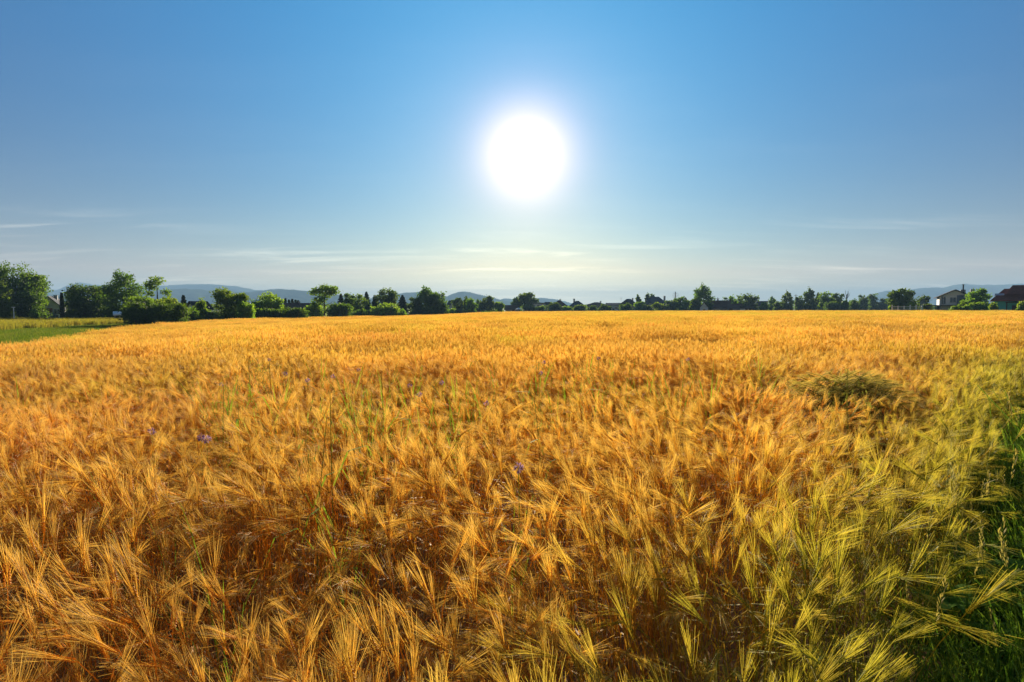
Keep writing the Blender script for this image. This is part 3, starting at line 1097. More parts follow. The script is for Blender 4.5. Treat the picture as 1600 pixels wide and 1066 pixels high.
PLANT_N = 0
D_, G_, L_, N_ = M['leaf_dark'], M['leaf_mid'], M['leaf_light'], M['needle']
T, B = 'broadleaf_tree', 'bush'
plants = [
    # left group behind the tall grass
    ('round', T, 22, 112, 412, 112, D_, 'big dark spreading tree at the left edge of the picture', 'tree', dict(lo=0.06, dens=1.7)),
    ('round', T, -2, 50, 437, 106, G_, 'mid green tree cut by the left picture edge under the big dark tree', 'tree', dict(lo=0.08)),
    ('round', T, 52, 46, 428, 114, G_, 'green rounded tree leaning over the white gabled house', 'tree', dict(lo=0.05)),
    ('bush', B, 53, 12, 485, 102, L_, 'small pale green bush left of the white gabled house', 'bush', {}),
    ('cypress', 'cypress', 97, 7, 458, 104, N_, 'slim dark cypress in front of the white gabled house', 'tree', {}),
    ('round', T, 132, 58, 445, 112, D_, 'dense dark tree right of the white gabled house', 'tree', dict(lo=0.04)),
    ('round', T, 113, 30, 457, 116, G_, 'lower green tree behind the slim cypress', 'tree', dict(lo=0.05)),
    ('tall', T, 192, 72, 425, 114, D_, 'tallest dark tree of the left group with ragged top', 'tree', dict(lo=0.06, gap=0.32)),
    ('round', T, 165, 40, 446, 118, D_, 'dark tree filling the gap left of the tallest tree', 'tree', dict(lo=0.04)),
    ('open', T, 246, 44, 433, 112, G_, 'airy tree with sky showing through beside the tallest tree', 'tree', dict(lo=0.16, gap=0.42)),
    ('hedge', 'hedge', 242, 112, 472, 82, D_, 'dark overgrown hedge where the meadow meets the barley', 'hedge', {}),
    ('bush', B, 225, 46, 464, 88, G_, 'sunlit bush rising over the left end of the dark hedge', 'bush', {}),
    ('bush', B, 262, 40, 466, 88, L_, 'pale sunlit bush over the middle of the dark hedge', 'bush', {}),
    ('conifer', 'conifer', 287, 13, 462, 118, N_, 'small pointed conifer right of the dark hedge', 'tree', {}),
    ('bush', B, 312, 28, 468, 104, G_, 'rounded bush in front of the dark roofed shed', 'bush', {}),
    ('bush', B, 298, 34, 482, 90, D_, 'low dark bush at the right end of the dark hedge', 'bush', {}),
    ('bush', B, 322, 30, 484, 95, D_, 'low dark bush left of the domed green tree', 'bush', {}),
    ('round', T, 360, 56, 452, 104, G_, 'domed bright green tree left of the pale bush group', 'tree', dict(lo=0.03)),
    ('bush', B, 384, 26, 472, 102, L_, 'pale leafy bush at the right foot of the domed tree', 'bush', {}),
    ('round', T, 420, 44, 458, 122, L_, 'pale green round tree above the long dark hedge', 'tree', dict(lo=0.05)),
    ('bush', B, 398, 24, 470, 118, G_, 'bush joining the domed tree and the pale round tree', 'bush', {}),
    ('hedge', 'hedge', 432, 96, 481, 112, D_, 'long low dark hedge left of the lone tall tree', 'hedge', {}),
    ('conifer', 'conifer', 446, 7, 467, 172, N_, 'small dark conifer of the row above the brown roof', 'tree', dict(g='row of small conifers above the brown roof')),
    ('conifer', 'conifer', 452, 6, 469, 172, N_, 'small dark conifer of the row above the brown roof', 'tree', dict(g='row of small conifers above the brown roof')),
    ('conifer', 'conifer', 457, 7, 468, 172, N_, 'small dark conifer of the row above the brown roof', 'tree', dict(g='row of small conifers above the brown roof')),
    ('conifer', 'conifer', 462, 6, 469, 172, N_, 'small dark conifer of the row above the brown roof', 'tree', dict(g='row of small conifers above the brown roof')),
    ('conifer', 'conifer', 466, 5, 470, 172, N_, 'small dark conifer of the row above the brown roof', 'tree', dict(g='row of small conifers above the brown roof')),
    ('open', T, 507, 46, 445, 138, G_, 'lone tall tree with clear trunk and layered crown', 'tree', dict(lo=0.20, gap=0.30)),
    ('bush', B, 492, 30, 476, 140, L_, 'pale undergrowth at the left foot of the lone tall tree', 'bush', {}),
    ('bush', B, 530, 34, 474, 136, D_, 'round dark bush right of the lone tall tree', 'bush', {}),
    ('conifer', 'conifer', 533, 14, 460, 176, N_, 'grey green conifer behind the round dark bush', 'tree', {}),
    # middle left
    ('round', T, 547, 18, 459, 178, D_, 'dark upright tree right of the round dark bush', 'tree', dict(lo=0.05)),
    ('round', T, 562, 24, 460, 174, G_, 'ragged green tree between two conifers', 'tree', dict(lo=0.05, gap=0.25)),
    ('conifer', 'conifer', 573, 15, 457, 186, N_, 'taller pointed conifer left of the broad dark tree', 'tree', {}),
    ('conifer', 'conifer', 586, 14, 462, 184, N_, 'shorter conifer touching the broad dark tree', 'tree', {}),
    ('round', T, 604, 34, 452, 182, D_, 'broad dark tree with a double top above the bright bush', 'tree', dict(lo=0.05, gap=0.2)),
    ('bush', B, 558, 36, 484, 156, D_, 'low dark bush at the barley edge left of the bright bush', 'bush', {}),
    ('bush', B, 604, 42, 474, 158, L_, 'bright yellow green bush at the barley edge', 'bush', {}),
    ('bush', B, 622, 24, 482, 160, G_, 'green bush at the right flank of the bright bush', 'bush', {}),
    ('conifer', 'conifer', 629, 20, 462, 196, N_, 'spiky conifer right of the broad dark tree', 'tree', {}),
    ('round', T, 648, 20, 465, 200, D_, 'small dark tree left of the big double tree', 'tree', dict(lo=0.05)),
    ('tall', T, 666, 38, 449, 204, D_, 'big tree with pointed crown, left half of a pair', 'tree', dict(lo=0.05)),
    ('round', T, 684, 32, 457, 206, D_, 'big rounded tree, right half of a pair', 'tree', dict(lo=0.03)),
    ('bush', B, 704, 14, 483, 222, G_, 'small bush before the white gable end', 'bush', {}),
    ('round', T, 714, 17, 466, 240, D_, 'small tree right of the dark roof with white gable', 'tree', dict(lo=0.05)),
    ('tall', T, 729, 13, 464, 256, D_, 'slender tree behind the pair of small round trees', 'tree', dict(lo=0.05)),
    ('round', T, 736, 17, 467, 248, G_, 'small round tree right of the slender tree', 'tree', dict(lo=0.05)),
    ('tall', T, 747, 10, 468, 270, D_, 'narrow dark tree between two small round trees', 'tree', dict(lo=0.05)),
    ('round', T, 761, 22, 463, 266, D_, 'two peaked dark tree left of the brown barn', 'tree', dict(lo=0.04)),
    ('round', T, 779, 16, 472, 268, G_, 'low round tree beside the brown barn', 'tree', dict(lo=0.04)),
    ('bush', 'shrub', 769, 30, 486.5, 205, D_, 'flat dark shrub standing out into the barley', 'shrub', {}),
    ('round', T, 822, 31, 457, 300, D_, 'lone dome shaped tree right of the brown barn', 'tree', dict(lo=0.10, gap=0.2)),
    ('round', T, 806, 13, 465, 302, D_, 'small tree touching the left of the dome shaped tree', 'tree', dict(lo=0.06)),
    ('bush', B, 826, 16, 476, 280, D_, 'dark bush under the dome shaped tree', 'bush', {}),
    ('bush', B, 843, 16, 478, 282, G_, 'green bush before the pale house', 'bush', {}),
    # village
    ('bush', B, 867, 20, 473, 284, D_, 'dark bush before the house with hipped brown roof', 'bush', {}),
    ('bush', B, 884, 14, 479, 284, G_, 'green bush left of the grey hipped roof house', 'bush', {}),
    ('bush', B, 904, 22, 477, 282, G_, 'wide green bush before the grey hipped roof house', 'bush', {}),
    ('bush', B, 925, 12, 478, 274, D_, 'small dark round bush before the long low house', 'bush', {}),
    ('bush', B, 945, 19, 476, 274, D_, 'large dark round bush right of the long low house', 'bush', {}),
    ('bush', B, 978, 18, 474, 272, D_, 'dark round bush before the house with aerial', 'bush', {}),
    ('tall', T, 997, 9, 461, 306, D_, 'narrow tree between the aerial house and big grey roof', 'tree', dict(lo=0.1)),
    ('round', T, 1000, 18, 472, 284, G_, 'low green tree at the left of the big grey roof', 'tree', dict(lo=0.05)),
    ('round', T, 1012, 7, 459, 330, D_, 'left small tree top over the big grey roof', 'tree', dict(lo=0.2)),
    ('round', T, 1019, 7, 460, 330, D_, 'right small tree top over the big grey roof', 'tree', dict(lo=0.2)),
    ('bush', B, 1012, 14, 477, 274, D_, 'dark bush before the left end of big grey roof', 'bush', {}),
    ('round', T, 1030, 20, 473, 270, G_, 'green round tree before the big grey roof', 'tree', dict(lo=0.02)),
    ('round', T, 1049, 20, 470, 268, D_, 'dark tree left of the lattice mast', 'tree', dict(lo=0.02)),
    ('round', T, 1062, 18, 464, 278, D_, 'ragged dark tree at the foot of the lattice mast', 'tree', dict(lo=0.02, gap=0.2)),
    ('round', T, 1076, 18, 470, 272, G_, 'low tree left of the tallest village tree', 'tree', dict(lo=0.02)),
    ('tall', T, 1098, 31, 445, 262, D_, 'tallest village tree with rounded crown above the brown farmhouse', 'tree', dict(lo=0.05, gap=0.2)),
    ('bush', B, 1087, 15, 465, 258, D_, 'dark lower growth at left of the tallest village tree', 'bush', {}),
    ('round', T, 1132, 12, 465, 290, D_, 'small tree behind the brown farmhouse roof', 'tree', dict(lo=0.05)),
    ('round', T, 1145, 14, 463, 286, G_, 'left pale tree of three behind the farm sheds', 'tree', dict(lo=0.05)),
    ('round', T, 1156, 13, 462, 288, G_, 'middle pale tree of three behind the farm sheds', 'tree', dict(lo=0.05)),
    ('round', T, 1172, 23, 459, 272, D_, 'largest dark tree of three behind the farm sheds', 'tree', dict(lo=0.03)),
    ('round', T, 1194, 14, 473, 262, G_, 'low tree before the far dark roof', 'tree', dict(lo=0.02)),
    ('tall', T, 1206, 13, 464, 282, D_, 'thin topped tree right of the far dark roof', 'tree', dict(lo=0.05, gap=0.3)),
    ('round', T, 1216, 13, 471, 268, D_, 'low dark tree between two thin topped trees', 'tree', dict(lo=0.03)),
    ('tall', T, 1230, 18, 456, 274, D_, 'tall narrow tree left of the wooden pole', 'tree', dict(lo=0.04, gap=0.2)),
    ('round', T, 1249, 13, 463, 280, D_, 'small tree right of the wooden pole', 'tree', dict(lo=0.03)),
    ('tall', T, 1265, 20, 451, 276, D_, 'tall tree with a round top right of the wooden pole', 'tree', dict(lo=0.04)),
    ('conifer', 'conifer', 1278, 15, 458, 282, N_, 'dark conifer right of the round topped tall tree', 'tree', {}),
    ('round', T, 1290, 22, 456, 276, G_, 'green rounded tree in the middle of the right wood', 'tree', dict(lo=0.03)),
    ('round', T, 1309, 20, 459, 280, D_, 'dark tree beside the bare branched tree', 'tree', dict(lo=0.03)),
    ('bush', B, 1300, 26, 472, 250, D_, 'dark undergrowth below the right wood', 'bush', {}),
    ('bush', B, 1320, 14, 469, 248, D_, 'left of two round bushes below the bare branches', 'bush', {}),
    ('bush', B, 1334, 14, 468, 250, D_, 'right of two round bushes below the bare branches', 'bush', {}),
    ('round', T, 1347, 18, 461, 340, D_, 'hazy tree right of the bare branches', 'tree', dict(lo=0.03)),
    ('round', T, 1364, 16, 460, 346, D_, 'hazy tree left of the right hand ridge', 'tree', dict(lo=0.03)),
    ('round', T, 1381, 18, 467, 340, D_, 'low hazy tree behind the lone broad tree', 'tree', dict(lo=0.03)),
    # right houses
    ('round', T, 1411, 42, 452, 162, D_, 'lone broad dark tree above the white fence', 'tree', dict(lo=0.06)),
    ('bush', B, 1399, 20, 470, 163, L_, 'paler skirt of leaves left under the lone broad tree', 'bush', {}),
    ('bush', B, 1425, 18, 473, 158, G_, 'green bush behind the white fence', 'bush', {}),
    ('round', T, 1442, 18, 462, 230, D_, 'bluish distant tree left of the white house', 'tree', dict(lo=0.03)),
    ('bush', B, 1448, 18, 475, 160, D_, 'dark bush by the carport of the white house', 'bush', {}),
    ('round', T, 1525, 40, 452, 142, G_, 'round green tree between the white house and brown roofed house', 'tree', dict(lo=0.04)),
    ('hedge', 'hedge', 1522, 52, 471, 134, G_, 'clipped hedge under the round green tree', 'hedge', {}),
    ('hedge', 'hedge', 1500, 34, 476.5, 128, G_, 'lower front hedge before the white house', 'hedge', {}),
    ('bush', B, 1553, 15, 473, 118, L_, 'small bright bush left of the turquoise wall', 'bush', {}),
    ('bush', B, 1598, 18, 471, 112, L_, 'bright bush at the right picture edge', 'bush', {}),
]
for (kind, name, px, wpx, yt, d, mt, lab, cat, kw) in plants:
    kw = dict(kw)
    g_ = kw.pop('g', None)
    plant(kind, name, px, wpx, yt, d, mt, lab, cat, g_, **kw)

# the low far woods that close every gap
rs_ = np.random.RandomState(99)
n_ = 52000
pxs = rs_.uniform(-420, 2020, n_)
ds_ = rs_.uniform(400, 470, n_)
top_ = 479.0 - (4.5 + 4.5 * sstep(1030, 1120, pxs) * (1 - sstep(1380, 1440, pxs))) * np.clip(0.6 + 0.7 * wave_noise(pxs, pxs * 0, 71, 40), 0.1, 1.3)
xs_ = (pxs - 800) / LENS_PX * ds_
zt_ = EYE + (480 - top_) / LENS_PX * ds_
zb_ = ground_z(xs_, ds_)
zz_ = zb_ + (zt_ - zb_) * rs_.uniform(0, 1, n_) ** 0.7
vs_, fs_ = leaf_cloud(np.stack([xs_, ds_, zz_], 1), np.tile([0, -0.3, 0.4], (n_, 1)), 0.75, rs_)
o = link('far_woods', np_mesh('far_woods', vs_, fs_, M['leaf_dark']))
tag(o, 'low dark band of far woods behind the village', 'woods', kind='stuff')

# bare branched tree top in the right wood
r_ = random.Random(77)
p = ray(1322, 480, 276)
b = gz(p.x, p.y)
root = empty('bare_tree', (p.x, p.y, b))
tag(root, 'tree with bare forked branches in the right wood', 'tree')
hb = ray(1322, 453, 276).z - b
mb = MB()
mb.tube([(0, 0, -0.2), (0.1, 0, hb * 0.5), (0, 0, hb * 0.75)], [0.28, 0.22, 0.15], 7)
mb.build('trunk', M['bark'], root)
for k in range(9):
    an = r_.uniform(0, 6.28)
    L = hb * r_.uniform(0.22, 0.34)
    z0 = hb * r_.uniform(0.5, 0.75)
    q = MB()
    e = Vector((math.cos(an) * L * 0.55, math.sin(an) * L * 0.3, min(hb, z0 + L)))
    m_ = Vector((math.cos(an) * L * 0.35, math.sin(an) * L * 0.2, z0 + L * 0.45))
    q.tube([(0, 0, z0), m_, e], [0.12, 0.09, 0.03], 5)
    q.tube([m_, m_ + Vector((-0.3, 0, L * 0.4))], [0.06, 0.02], 4)
    q.build('branch', M['bark'], root)


# ------------------------------------------------------------------ houses
def house(px0, px1, y_eave, y_ridge, d, wall, roof, label, depth=8.0, rot=0.0, style='gable_side', windows=(), chimneys=(), doors=(), over=0.45, cat='house', hipk=0.42, name='house'):
    """style gable_side: ridge runs across the view; gable_front: gable faces the view; hip: hipped"""
    pc = ray((px0 + px1) / 2, 480, d)
    base = gz(pc.x, pc.y)
    az = math.atan2(pc.x, pc.y)
    w = (px1 - px0) / LENS_PX * d * math.cos(az) - 2 * over
    he = ray(0, y_eave, d).z - base
    hr = ray(0, y_ridge, d).z - base
    root = empty(name, (pc.x + math.sin(az) * depth / 2, pc.y + math.cos(az) * depth / 2, base), rot - az)
    tag(root, label, cat)
    x0, x1, y0, y1 = -w / 2, w / 2, -depth / 2, depth / 2
    mb = MB()
    if style == 'gable_side':
        mb.add([(x0, y0, -0.4), (x1, y0, -0.4), (x1, y1, -0.4), (x0, y1, -0.4), (x0, y0, he), (x1, y0, he), (x1, y1, he), (x0, y1, he), (x0, 0, hr - 0.12), (x1, 0, hr - 0.12)],
               [(3, 2, 1, 0), (0, 1, 5, 4), (2, 3, 7, 6), (1, 2, 6, 9, 5), (3, 0, 4, 8, 7), (4, 5, 9, 8), (6, 7, 8, 9)])
    elif style == 'gable_front':
        mb.add([(x0, y0, -0.4), (x1, y0, -0.4), (x1, y1, -0.4), (x0, y1, -0.4), (x0, y0, he), (x1, y0, he), (x1, y1, he), (x0, y1, he), (0, y0, hr - 0.12), (0, y1, hr - 0.12)],
               [(3, 2, 1, 0), (0, 1, 5, 8, 4), (2, 3, 7, 9, 6), (1, 2, 6, 5), (3, 0, 4, 7), (4, 8, 9, 7), (8, 5, 6, 9)])
    else:
        mb.box(x0, x1, y0, y1, -0.4, he)
    mb.build('wall', wall, root)
    rb = MB()
    th = 0.2
    if style == 'gable_side':
        s = (hr - he) / (depth / 2)
        for sg in (-1, 1):
            a0 = [(x0 - over, sg * (depth / 2 + over), he - s * over), (x1 + over, sg * (depth / 2 + over), he - s * over), (x1 + over, 0, hr), (x0 - over, 0, hr)]
            rb.add(a0 + [(q[0], q[1], q[2] + th) for q in a0], [(0, 1, 2, 3), (7, 6, 5, 4), (0, 4, 5, 1), (1, 5, 6, 2), (2, 6, 7, 3), (3, 7, 4, 0)])
    elif style == 'gable_front':
        s = (hr - he) / (w / 2)
        for sg in (-1, 1):
            a0 = [(sg * (w / 2 + over), y0 - over, he - s * over), (sg * (w / 2 + over), y1 + over, he - s * over), (0, y1 + over, hr), (0, y0 - over, hr)]
            rb.add(a0 + [(q[0], q[1], q[2] + th) for q in a0], [(0, 1, 2, 3), (7, 6, 5, 4), (0, 4, 5, 1), (1, 5, 6, 2), (2, 6, 7, 3), (3, 7, 4, 0)])
    elif style == 'hip':
        k = min(depth, w) * hipk
        e = [(x0 - over, y0 - over, he - 0.1), (x1 + over, y0 - over, he - 0.1), (x1 + over, y1 + over, he - 0.1), (x0 - over, y1 + over, he - 0.1)]
        rb.add(e + [(q[0], q[1], q[2] + 0.18) for q in e] + [(x0 + k, 0, hr), (x1 - k, 0, hr)],
               [(3, 2, 1, 0), (0, 1, 5, 4), (1, 2, 6, 5), (2, 3, 7, 6), (3, 0, 4, 7), (4, 5, 9, 8), (5, 6, 9), (6, 7, 8, 9), (7, 4, 8)])
    else:
        rb.box(x0 - over, x1 + over, y0 - over, y1 + over, he, max(hr, he + 0.25))
    ro = rb.build('roof', roof, root)
    for (fx, hh, sz) in chimneys:
        q = MB()
        zt = hr + hh
        zb = he + 0.3 * (hr - he)
        cx = x0 + fx * w
        q.box(cx - sz / 2, cx + sz / 2, 0.3, 0.3 + sz, zb, zt)
        q.box(cx - sz * 0.62, cx + sz * 0.62, 0.3 - sz * 0.12, 0.3 + sz * 1.12, zt, zt + 0.12)
        q.build('chimney', M['grey_wall'], ro)
    for wi in windows:
        fx, fz, ww, wh = wi[:4]
        mt = wi[4] if len(wi) > 4 else M['glass']
        cx, cz = x0 + fx * w, fz * he
        f = MB()
        t = 0.09
        f.box(cx - ww / 2 - t, cx + ww / 2 + t, y0 - 0.06, y0 - 0.004, cz + wh / 2, cz + wh / 2 + t)
        f.box(cx - ww / 2 - t, cx + ww / 2 + t, y0 - 0.10, y0 - 0.004, cz - wh / 2 - t, cz - wh / 2)
        f.box(cx - ww / 2 - t, cx - ww / 2, y0 - 0.06, y0 - 0.004, cz - wh / 2, cz + wh / 2)
        f.box(cx + ww / 2, cx + ww / 2 + t, y0 - 0.06, y0 - 0.004, cz - wh / 2, cz + wh / 2)
        f.box(cx - 0.03, cx + 0.03, y0 - 0.05, y0 - 0.03, cz - wh / 2, cz + wh / 2)
        fo = f.build('window', M['white_paint'], root)
        g = MB()
        g.box(cx - ww / 2, cx + ww / 2, y0 - 0.03, y0 - 0.006, cz - wh / 2, cz + wh / 2)
        g.build('pane' if mt is M['glass'] else 'shutter', mt, fo)
    for (fx, ww, wh) in doors:
        q = MB()
        cx = x0 + fx * w
        q.box(cx - ww / 2, cx + ww / 2, y0 - 0.05, y0 - 0.004, 0.05, wh)
        q.build('door', M['dark_wood'], root)
    return root


m_ = M
hs = house(56, 108, 481, 464, 118, m_['white_wall'], m_['grey_roof'], 'white gabled house with red shuttered window among the left trees', 9, R(-8), 'gable_front',
           windows=[(0.45, 0.80, 1.7, 1.0, m_['red_shutter']), (0.80, 0.72, 0.9, 1.0), (0.72, 0.32, 1.1, 1.0), (0.3, 0.3, 1.1, 1.0)], chimneys=[(0.62, 0.3, 0.6)])
q = MB()
q.box(-3.0, 1.2, -5.6, -4.52, 0.0, 1.7)
q.build('porch', m_['blue_wall'], hs)
house(176, 190, 492.5, 488.5, 100, m_['cream_wall'], m_['white_paint'], 'tiny garden hut with pale roof left of the dark hedge', 3, 0, 'gable_side', over=0.2, cat='hut', name='garden_hut', doors=[(0.5, 0.6, 1.5)])
house(294, 326, 483, 472, 122, m_['white_wall'], m_['dark_roof'], 'white shed with dark roof half hidden behind the rounded bush', 6, R(20), 'gable_side', windows=[(0.5, 0.6, 0.9, 0.9)], cat='shed', name='shed')
house(443, 492, 483, 474.5, 160, m_['cream_wall'], m_['brown_roof'], 'long brown roof behind the dark hedge and conifers', 9, 0, 'gable_side', windows=[(0.7, 0.6, 1, 1)], chimneys=[(0.5, 0.5, 0.6)])
house(694, 716, 484, 470, 252, m_['white_wall'], m_['dark_roof'], 'dark roofed house with white gable right of the paired trees', 8, R(12), 'gable_front', windows=[(0.5, 0.75, 1, 1), (0.35, 0.4, 1, 1)])
house(733, 752, 484, 475, 275, m_['white_wall'], m_['grey_roof'], 'white house hidden behind small round trees', 8, 0, 'gable_side', windows=[(0.4, 0.6, 1, 1)])
house(788, 812, 484, 477.5, 276, m_['cream_wall'], m_['brown_roof'], 'low brown barn left of the white parasol', 8, 0, 'gable_side', cat='barn', name='barn', doors=[(0.6, 1.2, 2.0)])
house(829, 853, 474.5, 473, 296, m_['white_wall'], m_['grey_roof'], 'pale flat roofed house right of the dome shaped tree', 8, 0, 'flat', windows=[(0.15, 0.75, 1.1, 1.1), (0.5, 0.75, 1.1, 1.1), (0.82, 0.75, 1.1, 1.1)], chimneys=[(0.4, 0.9, 0.7)])
house(851, 863, 476, 472.5, 300, m_['grey_wall'], m_['dark_roof'], 'small grey house left of the hipped brown roof', 7, 0, 'gable_side', windows=[(0.5, 0.7, 1, 1)])
house(860, 888, 479, 469.5, 296, m_['white_wall'], m_['brown_roof'], 'house with hipped brown roof and central chimney', 9, 0, 'hip', windows=[(0.65, 0.75, 1.2, 1.1), (0.85, 0.75, 1.0, 1.1)], chimneys=[(0.55, 0.6, 0.8)])
house(888, 916, 479, 470, 294, m_['grey_wall'], m_['grey_roof'], 'house with hipped grey roof and chimney at its left', 9, 0, 'hip', windows=[(0.75, 0.7, 1.2, 1.1), (0.5, 0.7, 1.2, 1.1)], chimneys=[(0.3, 1.0, 0.9)])
house(916, 948, 476.5, 472.3, 292, m_['grey_wall'], m_['dark_roof'], 'long low house with shallow dark roof', 9, 0, 'hip', windows=[(0.2, 0.7, 1.2, 1.1), (0.55, 0.7, 1.6, 1.1), (0.8, 0.7, 1.2, 1.1)], chimneys=[(0.72, 0.5, 0.7)])
house(946, 970, 477, 474, 298, m_['white_wall'], m_['grey_roof'], 'pale house with blue grey doors between dark bushes', 8, 0, 'gable_side', windows=[(0.3, 0.6, 1.4, 1.2), (0.75, 0.6, 1.2, 1.2)], doors=[(0.52, 1.1, 2.0)])
ah = house(966, 998, 477, 467, 296, m_['grey_wall'], m_['dark_roof'], 'dark roofed house with rooftop aerial', 9, 0, 'hip', windows=[(0.7, 0.7, 1.2, 1.1)], chimneys=[(0.72, 0.3, 0.8)])
q = MB()
hz = ray(0, 464.5, 296).z - ah.location.z
q.tube([(-3.9, 0, hz - 4.0), (-3.9, 0, hz)], 0.05, 5)
q.box(-4.5, -3.3, -0.03, 0.03, hz - 0.45, hz - 0.37)
q.box(-4.3, -3.5, -0.03, 0.03, hz - 0.9, hz - 0.82)
q.build('aerial', m_['metal'], ah)
house(1001, 1046, 477, 463.5, 300, m_['grey_wall'], m_['grey_roof'], 'large house with broad grey roof, highest in the village', 12, 0, 'hip', windows=[(0.3, 0.7, 1.3, 1.2), (0.6, 0.7, 1.3, 1.2)], chimneys=[(0.85, 0.3, 1.0)])
house(1006, 1026, 480, 472.5, 286, m_['cream_wall'], m_['dark_roof'], 'small dark gable before the large grey roof', 7, 0, 'gable_front', windows=[(0.5, 0.6, 1, 1)])
house(1064, 1078, 474, 464.5, 296, m_['cream_wall'], m_['brown_roof'], 'steep brown gable peeping over trees by the lattice mast', 7, 0, 'gable_front', windows=[(0.5, 0.85, 1, 1)])
house(1092, 1108, 481, 472.5, 254, m_['white_wall'], m_['dark_roof'], 'pale gable end under the tallest village tree', 7, 0, 'gable_front', windows=[(0.5, 0.5, 0.9, 0.9)])
house(1106, 1142, 481, 470, 260, m_['cream_wall'], m_['brown_roof'], 'brown roofed farmhouse right of the tallest village tree', 9, 0, 'gable_side', windows=[(0.3, 0.5, 1, 0.9), (0.6, 0.5, 1, 0.9)], chimneys=[(0.42, 0.9, 0.7)])
house(1136, 1160, 482, 475.5, 252, m_['grey_wall'], m_['brown_roof'], 'lower brown roofed farm shed', 7, R(-10), 'gable_side', cat='shed', name='shed', doors=[(0.3, 1.6, 1.6)])
house(1155, 1172, 482.5, 478, 246, m_['white_wall'], m_['dark_roof'], 'small pale outbuilding at the right end of the farm', 5, 0, 'flat', cat='shed', name='shed', doors=[(0.7, 1.1, 1.7)])
house(1181, 1200, 477, 471, 290, m_['grey_wall'], m_['dark_roof'], 'far dark roof right of the three trees', 8, 0, 'gable_side', windows=[(0.6, 0.6, 1, 1)])
house(1435, 1449, 474, 467, 215, m_['blue_wall'], m_['grey_roof'], 'small blue grey house behind the lone broad tree', 7, 0, 'gable_front', windows=[(0.5, 0.6, 1, 1)])

# the white house on the right
wh = house(1459, 1519, 463.5, 453.5, 150, m_['white_wall'], m_['dark_roof'], 'white two storey house with dark shallow roof and tall chimney pipe', 11, R(4), 'gable_front',
           windows=[(0.13, 0.78, 0.9, 1.9), (0.43, 0.80, 1.2, 1.3), (0.46, 0.24, 1.2, 0.5)], over=0.7)
hb = ray(0, 463.5, 150).z - wh.location.z
q = MB()
q.box(0.35, 3.55, -5.75, -5.51, hb * 0.52, hb + 0.35)
q.build('balcony_wall', m_['blue_wall'], wh)
q = MB()
q.box(0.9, 2.1, -5.80, -5.76, hb * 0.68, hb * 0.86)
q.build('balcony_window', m_['glass'], wh)
q = MB()
q.box(-6.2, 2.0, -7.8, -5.52, hb * 0.45, hb * 0.45 + 0.25)
q.build('carport_roof', m_['dark_wood'], wh)
for xx in (-6.0, -4.2, 1.7):
    q = MB()
    q.box(xx - 0.09, xx + 0.09, -7.7, -7.5, -0.2, hb * 0.45 - 0.005)
    q.build('post', m_['dark_wood'], wh)
q = MB()
q.box(-3.9, -3.1, -5.56, -5.51, 0.1, 2.2)
q.build('door', m_['dark_wood'], wh)
hr_ = ray(0, 453.5, 150).z - wh.location.z
q = MB()
q.tube([(2.0, 0, hr_ - 1.5), (2.0, 0, hr_ + 1.5)], 0.17, 8)
q.tube([(2.0, 0, hr_ + 1.5), (2.0, 0, hr_ + 1.62)], 0.26, 8)
q.build('chimney_pipe', m_['dark_roof'], wh)
q = MB()
q.box(1.5, 2.6, 0.6, 1.5, hr_ - 1.6, hr_ + 0.25)
q.build('chimney', m_['grey_wall'], wh)
q = MB()
q.box(3.6, 4.5, 0.6, 1.5, hr_ - 2.2, hr_ + 0.35)
q.build('chimney', m_['grey_wall'], wh)

# brown roofed house on the right edge
bh = house(1544, 1640, 470, 450, 122, m_['turquoise_wall'], m_['red_roof'], 'brown roofed house with turquoise wall at the right edge', 10, R(2), 'hip',
           windows=[(0.55, 0.5, 1.0, 1.0)], over=0.6, doors=[(0.40, 0.9, 2.0)], hipk=0.2)
hb = ray(0, 470, 122).z - bh.location.z
hr_ = ray(0, 450, 122).z - bh.location.z
q = MB()
q.add([(-2.6, -4.0, hr_ - 1.4), (5.0, -4.0, hr_ - 1.4), (5.0, 4.0, hr_ - 1.4), (-2.6, 4.0, hr_ - 1.4), (-1.2, 0, hr_ + 0.75), (3.8, 0, hr_ + 0.75)],
      [(3, 2, 1, 0), (0, 1, 5, 4), (1, 2, 5), (2, 3, 4, 5), (3, 0, 4)])
q.build('upper_roof', m_['red_roof'], bh)
q = MB()
s_ = (hr_ - hb) / 5.0
q.add([(-4.2, -3.2, hb + s_ * 1.8 + 0.26), (-2.6, -3.2, hb + s_ * 1.8 + 0.26), (-2.6, -2.5, hb + s_ * 2.5 + 0.26), (-4.2, -2.5, hb + s_ * 2.5 + 0.26),
       (-4.2, -3.2, hb + s_ * 1.8 + 0.1), (-2.6, -3.2, hb + s_ * 1.8 + 0.1), (-2.6, -2.5, hb + s_ * 2.5 + 0.1), (-4.2, -2.5, hb + s_ * 2.5 + 0.1)],
      [(0, 1, 2, 3), (7, 6, 5, 4), (0, 4, 5, 1), (1, 5, 6, 2), (2, 6, 7, 3), (3, 7, 4, 0)])
q.build('skylight', m_['metal'], bh)
q = MB()
q.box(-2.4, 1.5, -7.2, -5.02, hb * 0.86, hb * 0.86 + 0.2)
q.box(-2.3, -2.1, -7.1, -6.9, -0.2, hb * 0.86)
q.box(1.2, 1.4, -7.1, -6.9, -0.2, hb * 0.86)
q.build('porch', m_['dark_wood'], bh)

